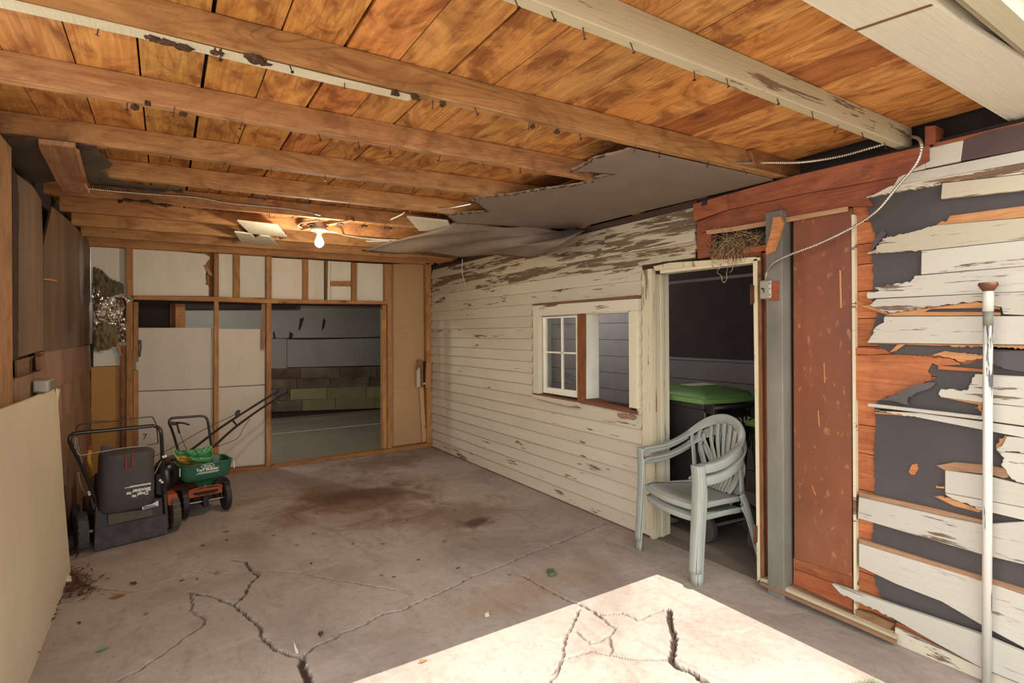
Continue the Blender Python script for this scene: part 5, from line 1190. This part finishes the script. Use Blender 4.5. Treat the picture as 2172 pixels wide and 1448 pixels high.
bevel(MB().prism([PY(x, y, 6.0) for x, y in ((498,876),(505,869),(510,870),(508,880),(500,884))], (0, .02, 0)).build('throttle_knob', 'blackp', t_), .003, 1)
for pts in (((325,968,5.55),(360,952,5.6),(430,912,5.8),(500,878,6.0)), ((455,948,5.8),(480,940,5.9),(505,928,5.95),(515,910,6.0),(530,888,6.05)), ((575,845,6.15),(590,852,6.2),(593,856,6.2)), ((330,958,5.55),(300,962,5.5),(280,970,5.5))):
    MB().tube(spl([PY(*q) for q in pts], 5), .003, 5).build('cable', 'black' if pts[0][0] != 575 else 'galv', t_, smooth=True)

# ---- grey bin and tool leaning behind the first mower
t_ = thing('bin_lid', 'slanted grey plastic bin lid standing behind the grass bag', 'lid', PY(230, 960, 5.5))
bevel(MB().prism([PY(x, y, 5.35) for x, y in ((211,960),(215,945),(220,943),(250,950),(262,1000),(212,1010))], (0, .03, 0)).build('panel', 'graywall', t_, tint=(.75, .72, .75)), .01, 2)
t_ = thing('hand_tool', 'red and yellow tool handle standing in the left corner behind the mower', 'tool', PY(192, 970, 5.0))
MB().tube([PY(191, 945, 5.1), PY(190, 955, 5.08)], .014, 10).build('cap', 'red', t_, smooth=True)
MB().tube(spl([PY(190, 955, 5.08), PY(188, 975, 5.05), PY(193, 990, 5.05), PY(196, 1010, 5.1)], 4), [.014]*13, 10).build('handle', 'yellow', t_, smooth=True)
MB().tube(spl([PY(196, 1010, 5.1), PY(196, 1060, 5.15), PZ(196, 1120, 0.0)], 3), .01, 8).build('shaft', 'dusty', t_, smooth=True)
# dark round canister between the mowers
t_ = thing('gas_can', 'dark round-topped canister half hidden right of the grass bag', 'can', (.03, 5.45, 0))
MB().lathe([(.08, 0), (.095, .02), (.095, .33), (.08, .38), (.05, .40), (.001, .405)], (.0, 5.52, 0), n=24).build('body', 'black', t_, smooth=True)
MB().lathe([(.04, 0), (.04, .03), (.001, .032)], (.0, 5.52, .40), n=16).build('cap', 'rust', t_, smooth=True)

# ---- debris on the floor
def leaf(px, py, s, mat, lab, rz, nm='dry_leaf', grp='dry leaves on the floor', cat='leaf', flat=.3):
    c = PZ(px, py, 0); rnd = random.Random(int(px*7+py)); pts = []; n = 10
    for k in range(n):
        a = 2*math.pi*k/n; r = s*(1 if k % 2 else .62)*rnd.uniform(.75, 1.1)
        x, y = r*math.cos(a), r*.5*math.sin(a); z = .004+abs(y)*flat+rnd.uniform(0, .003)
        pts.append((c.x+x*math.cos(rz)-y*math.sin(rz), c.y+x*math.sin(rz)+y*math.cos(rz), z))
    vs = pts+[(c.x, c.y, .003)]; fs = [(k, (k+1) % n, n) for k in range(n)]
    o = mk(nm, vs, fs, mat, None); so = o.modifiers.new('t', 'SOLIDIFY'); so.thickness = .0012
    return tag(o, lab, cat, grp)
LV = [(250,1266,.05,0,'large pale dry leaf in front of the leaf litter, by the left crack'),(460,1216,.03,0,'tan leaf lying on the crack left of the jagged fork'),(545,1217,.035,0,'orange-brown leaf at the top fork of the left cracks'),(309,1303,.02,0,'small tan leaf alone left of the left vertical crack'),(283,1238,.035,2,'flat dark brown leaf just above the white-edged crack'),(386,1232,.016,2,'tiny dark scrap below the white-edged crack, left one of two'),(418,1229,.016,2,'tiny dark scrap below the white-edged crack, right one of two'),
 (480,1128,.03,0,'twisted tan leaf in front of the spreader'),(481,1146,.018,2,'small dark scrap just below the twisted tan leaf'),(430,1157,.028,0,'curled tan leaf in front of the right mower wheel'),(630,1157,.024,0,'pale leaf on bare floor below the pale middle leaf'),(673,1089,.028,0,'tan leaf furthest back left of the brown stain'),(665,1132,.022,0,'pale crumpled leaf left of the floor middle'),
 (748,1153,.026,0,'brown leaf left of the long dry leaf pair'),(812,1154,.028,0,'brown leaf right of its brown neighbour in the floor middle'),(943,1149,.032,0,'widest tan leaf in the floor middle'),(1007,1143,.018,0,'small pale leaf right of the widest tan leaf'),(838,1075,.018,0,'orange-brown scrap on the near edge of the brown stain'),(872,1070,.014,0,'tiny pale chip at the near edge of the brown stain'),(965,1083,.024,0,'pale leaf beside the dark oil spot'),(864,1104,.014,2,'small black lump before the brown stain'),
 (887,1188,.016,2,'small dark scrap left above the long crack'),(972,1206,.02,2,'black curled scrap just above the long crack'),(810,1221,.02,0,'brown leaf left of a dark scrap above the long crack'),(835,1225,.018,2,'dark scrap right of a brown leaf above the long crack'),(660,1196,.018,2,'lone dark scrap above the thin horizontal crack'),(1082,1220,.018,0,'tan scrap where the short right crack starts'),(580,1136,.02,0,'faint brown leaf right of the twisted tan leaf'),(168,1322,.02,2,'small dark scrap near the cream board foot'),(897,1404,.028,0,'curled brown leaf in the sunlit patch'),(680,1345,.034,2,'flat dark sliver left of the long crack end'),(735,1076,.016,0,'tiny tan scrap at the left rim of the brown stain')]
for k, (x, y, s_2, mt, lab) in enumerate(LV): leaf(x, y, s_2, ('leaf', 'leaf', 'leafd')[mt], lab, k*1.3)
leaf(218, 1378, .035, 'greenb', 'pale green glassy shard on the left floor', .3, 'glass_shard', None, 'shard', .1).color = (1.8, 2.2, 1.9, 1)
o = tag(bevel(MB().prism([PZ(x, y, .001) for x, y in ((1160,1213),(1175,1212),(1178,1222),(1165,1224))], (0, 0, .022)).build('green_block', 'greenb'), .004, 2), 'small dull green cube lying right of the long crack', 'block')
o = tag(pris('paper_scrap', jag([PZ(x, y, .002) for x, y in ((622,1358),(627,1368),(633,1384),(628,1386),(624,1370))], .002, .02, 4), (0, 0, .003), 'print'), 'thin white paper sliver by the big crack', 'scrap')
o = tag(pris('paper_scrap', jag([PZ(x, y, .002) for x, y in ((1028,1302),(1036,1298),(1038,1306),(1030,1308))], .002, .02, 4), (0, 0, .003), 'print'), 'tiny white scrap above the sunlit patch', 'scrap')
o = tag(pris('plaster_lump', jag([PZ(x, y, .001) for x, y in ((137,1226),(148,1228),(152,1238),(140,1240))], .004, .02, 4), (0, 0, .03), 'print', None, tint=(.85, .85, .78)), 'white lump beside the leaf litter at the cream board', 'lump')
lm = MB(); rnd = random.Random(31)
for k in range(420):
    px = 136+abs(rnd.gauss(0, 1))*34; py = rnd.gauss(1232, 15)+(.1*(px-136)); 
    if k % 5 == 0: px, py = 138+rnd.random()*26, 1168+rnd.gauss(0, 6)
    if k % 11 == 0: px = 136-rnd.random()*88; py = 1256+(136-px)*2.05+rnd.gauss(2, 3)
    c = PZ(px, py, .004+rnd.random()*.02); a = rnd.uniform(0, 6.28); l = rnd.uniform(.008, .028); w_ = l*.3
    d = Vector((math.cos(a), math.sin(a), rnd.uniform(-.3, .5)))*l; e = Vector((-math.sin(a), math.cos(a), rnd.uniform(-.3, .3)))*w_
    c.z = max(c.z, .005+abs(d.z)+abs(e.z)); lm.add([c-d, c+e, c+d, c-e], [(0, 1, 2, 3)])
tag(lm.build('leaf_litter', 'leafd', None), 'brown leaf litter heaped at the foot of the cream board', 'litter', None, 'stuff').color = (1.3, 1.1, .95, 1)
gm = MB()
for k in range(60):
    c = PZ(rnd.gauss(1845, 22), 1449+rnd.random()*9, 0); h_ = rnd.uniform(.015, .05)
    gm.add([c, c+Vector((.004, 0, 0)), c+Vector((rnd.uniform(-.02, .02), rnd.uniform(-.02, .02), h_))], [(0, 1, 2)])
tag(gm.build('grass_tuft', 'lid', None), 'tiny green weeds at the front edge of the floor', 'weeds', None, 'stuff')
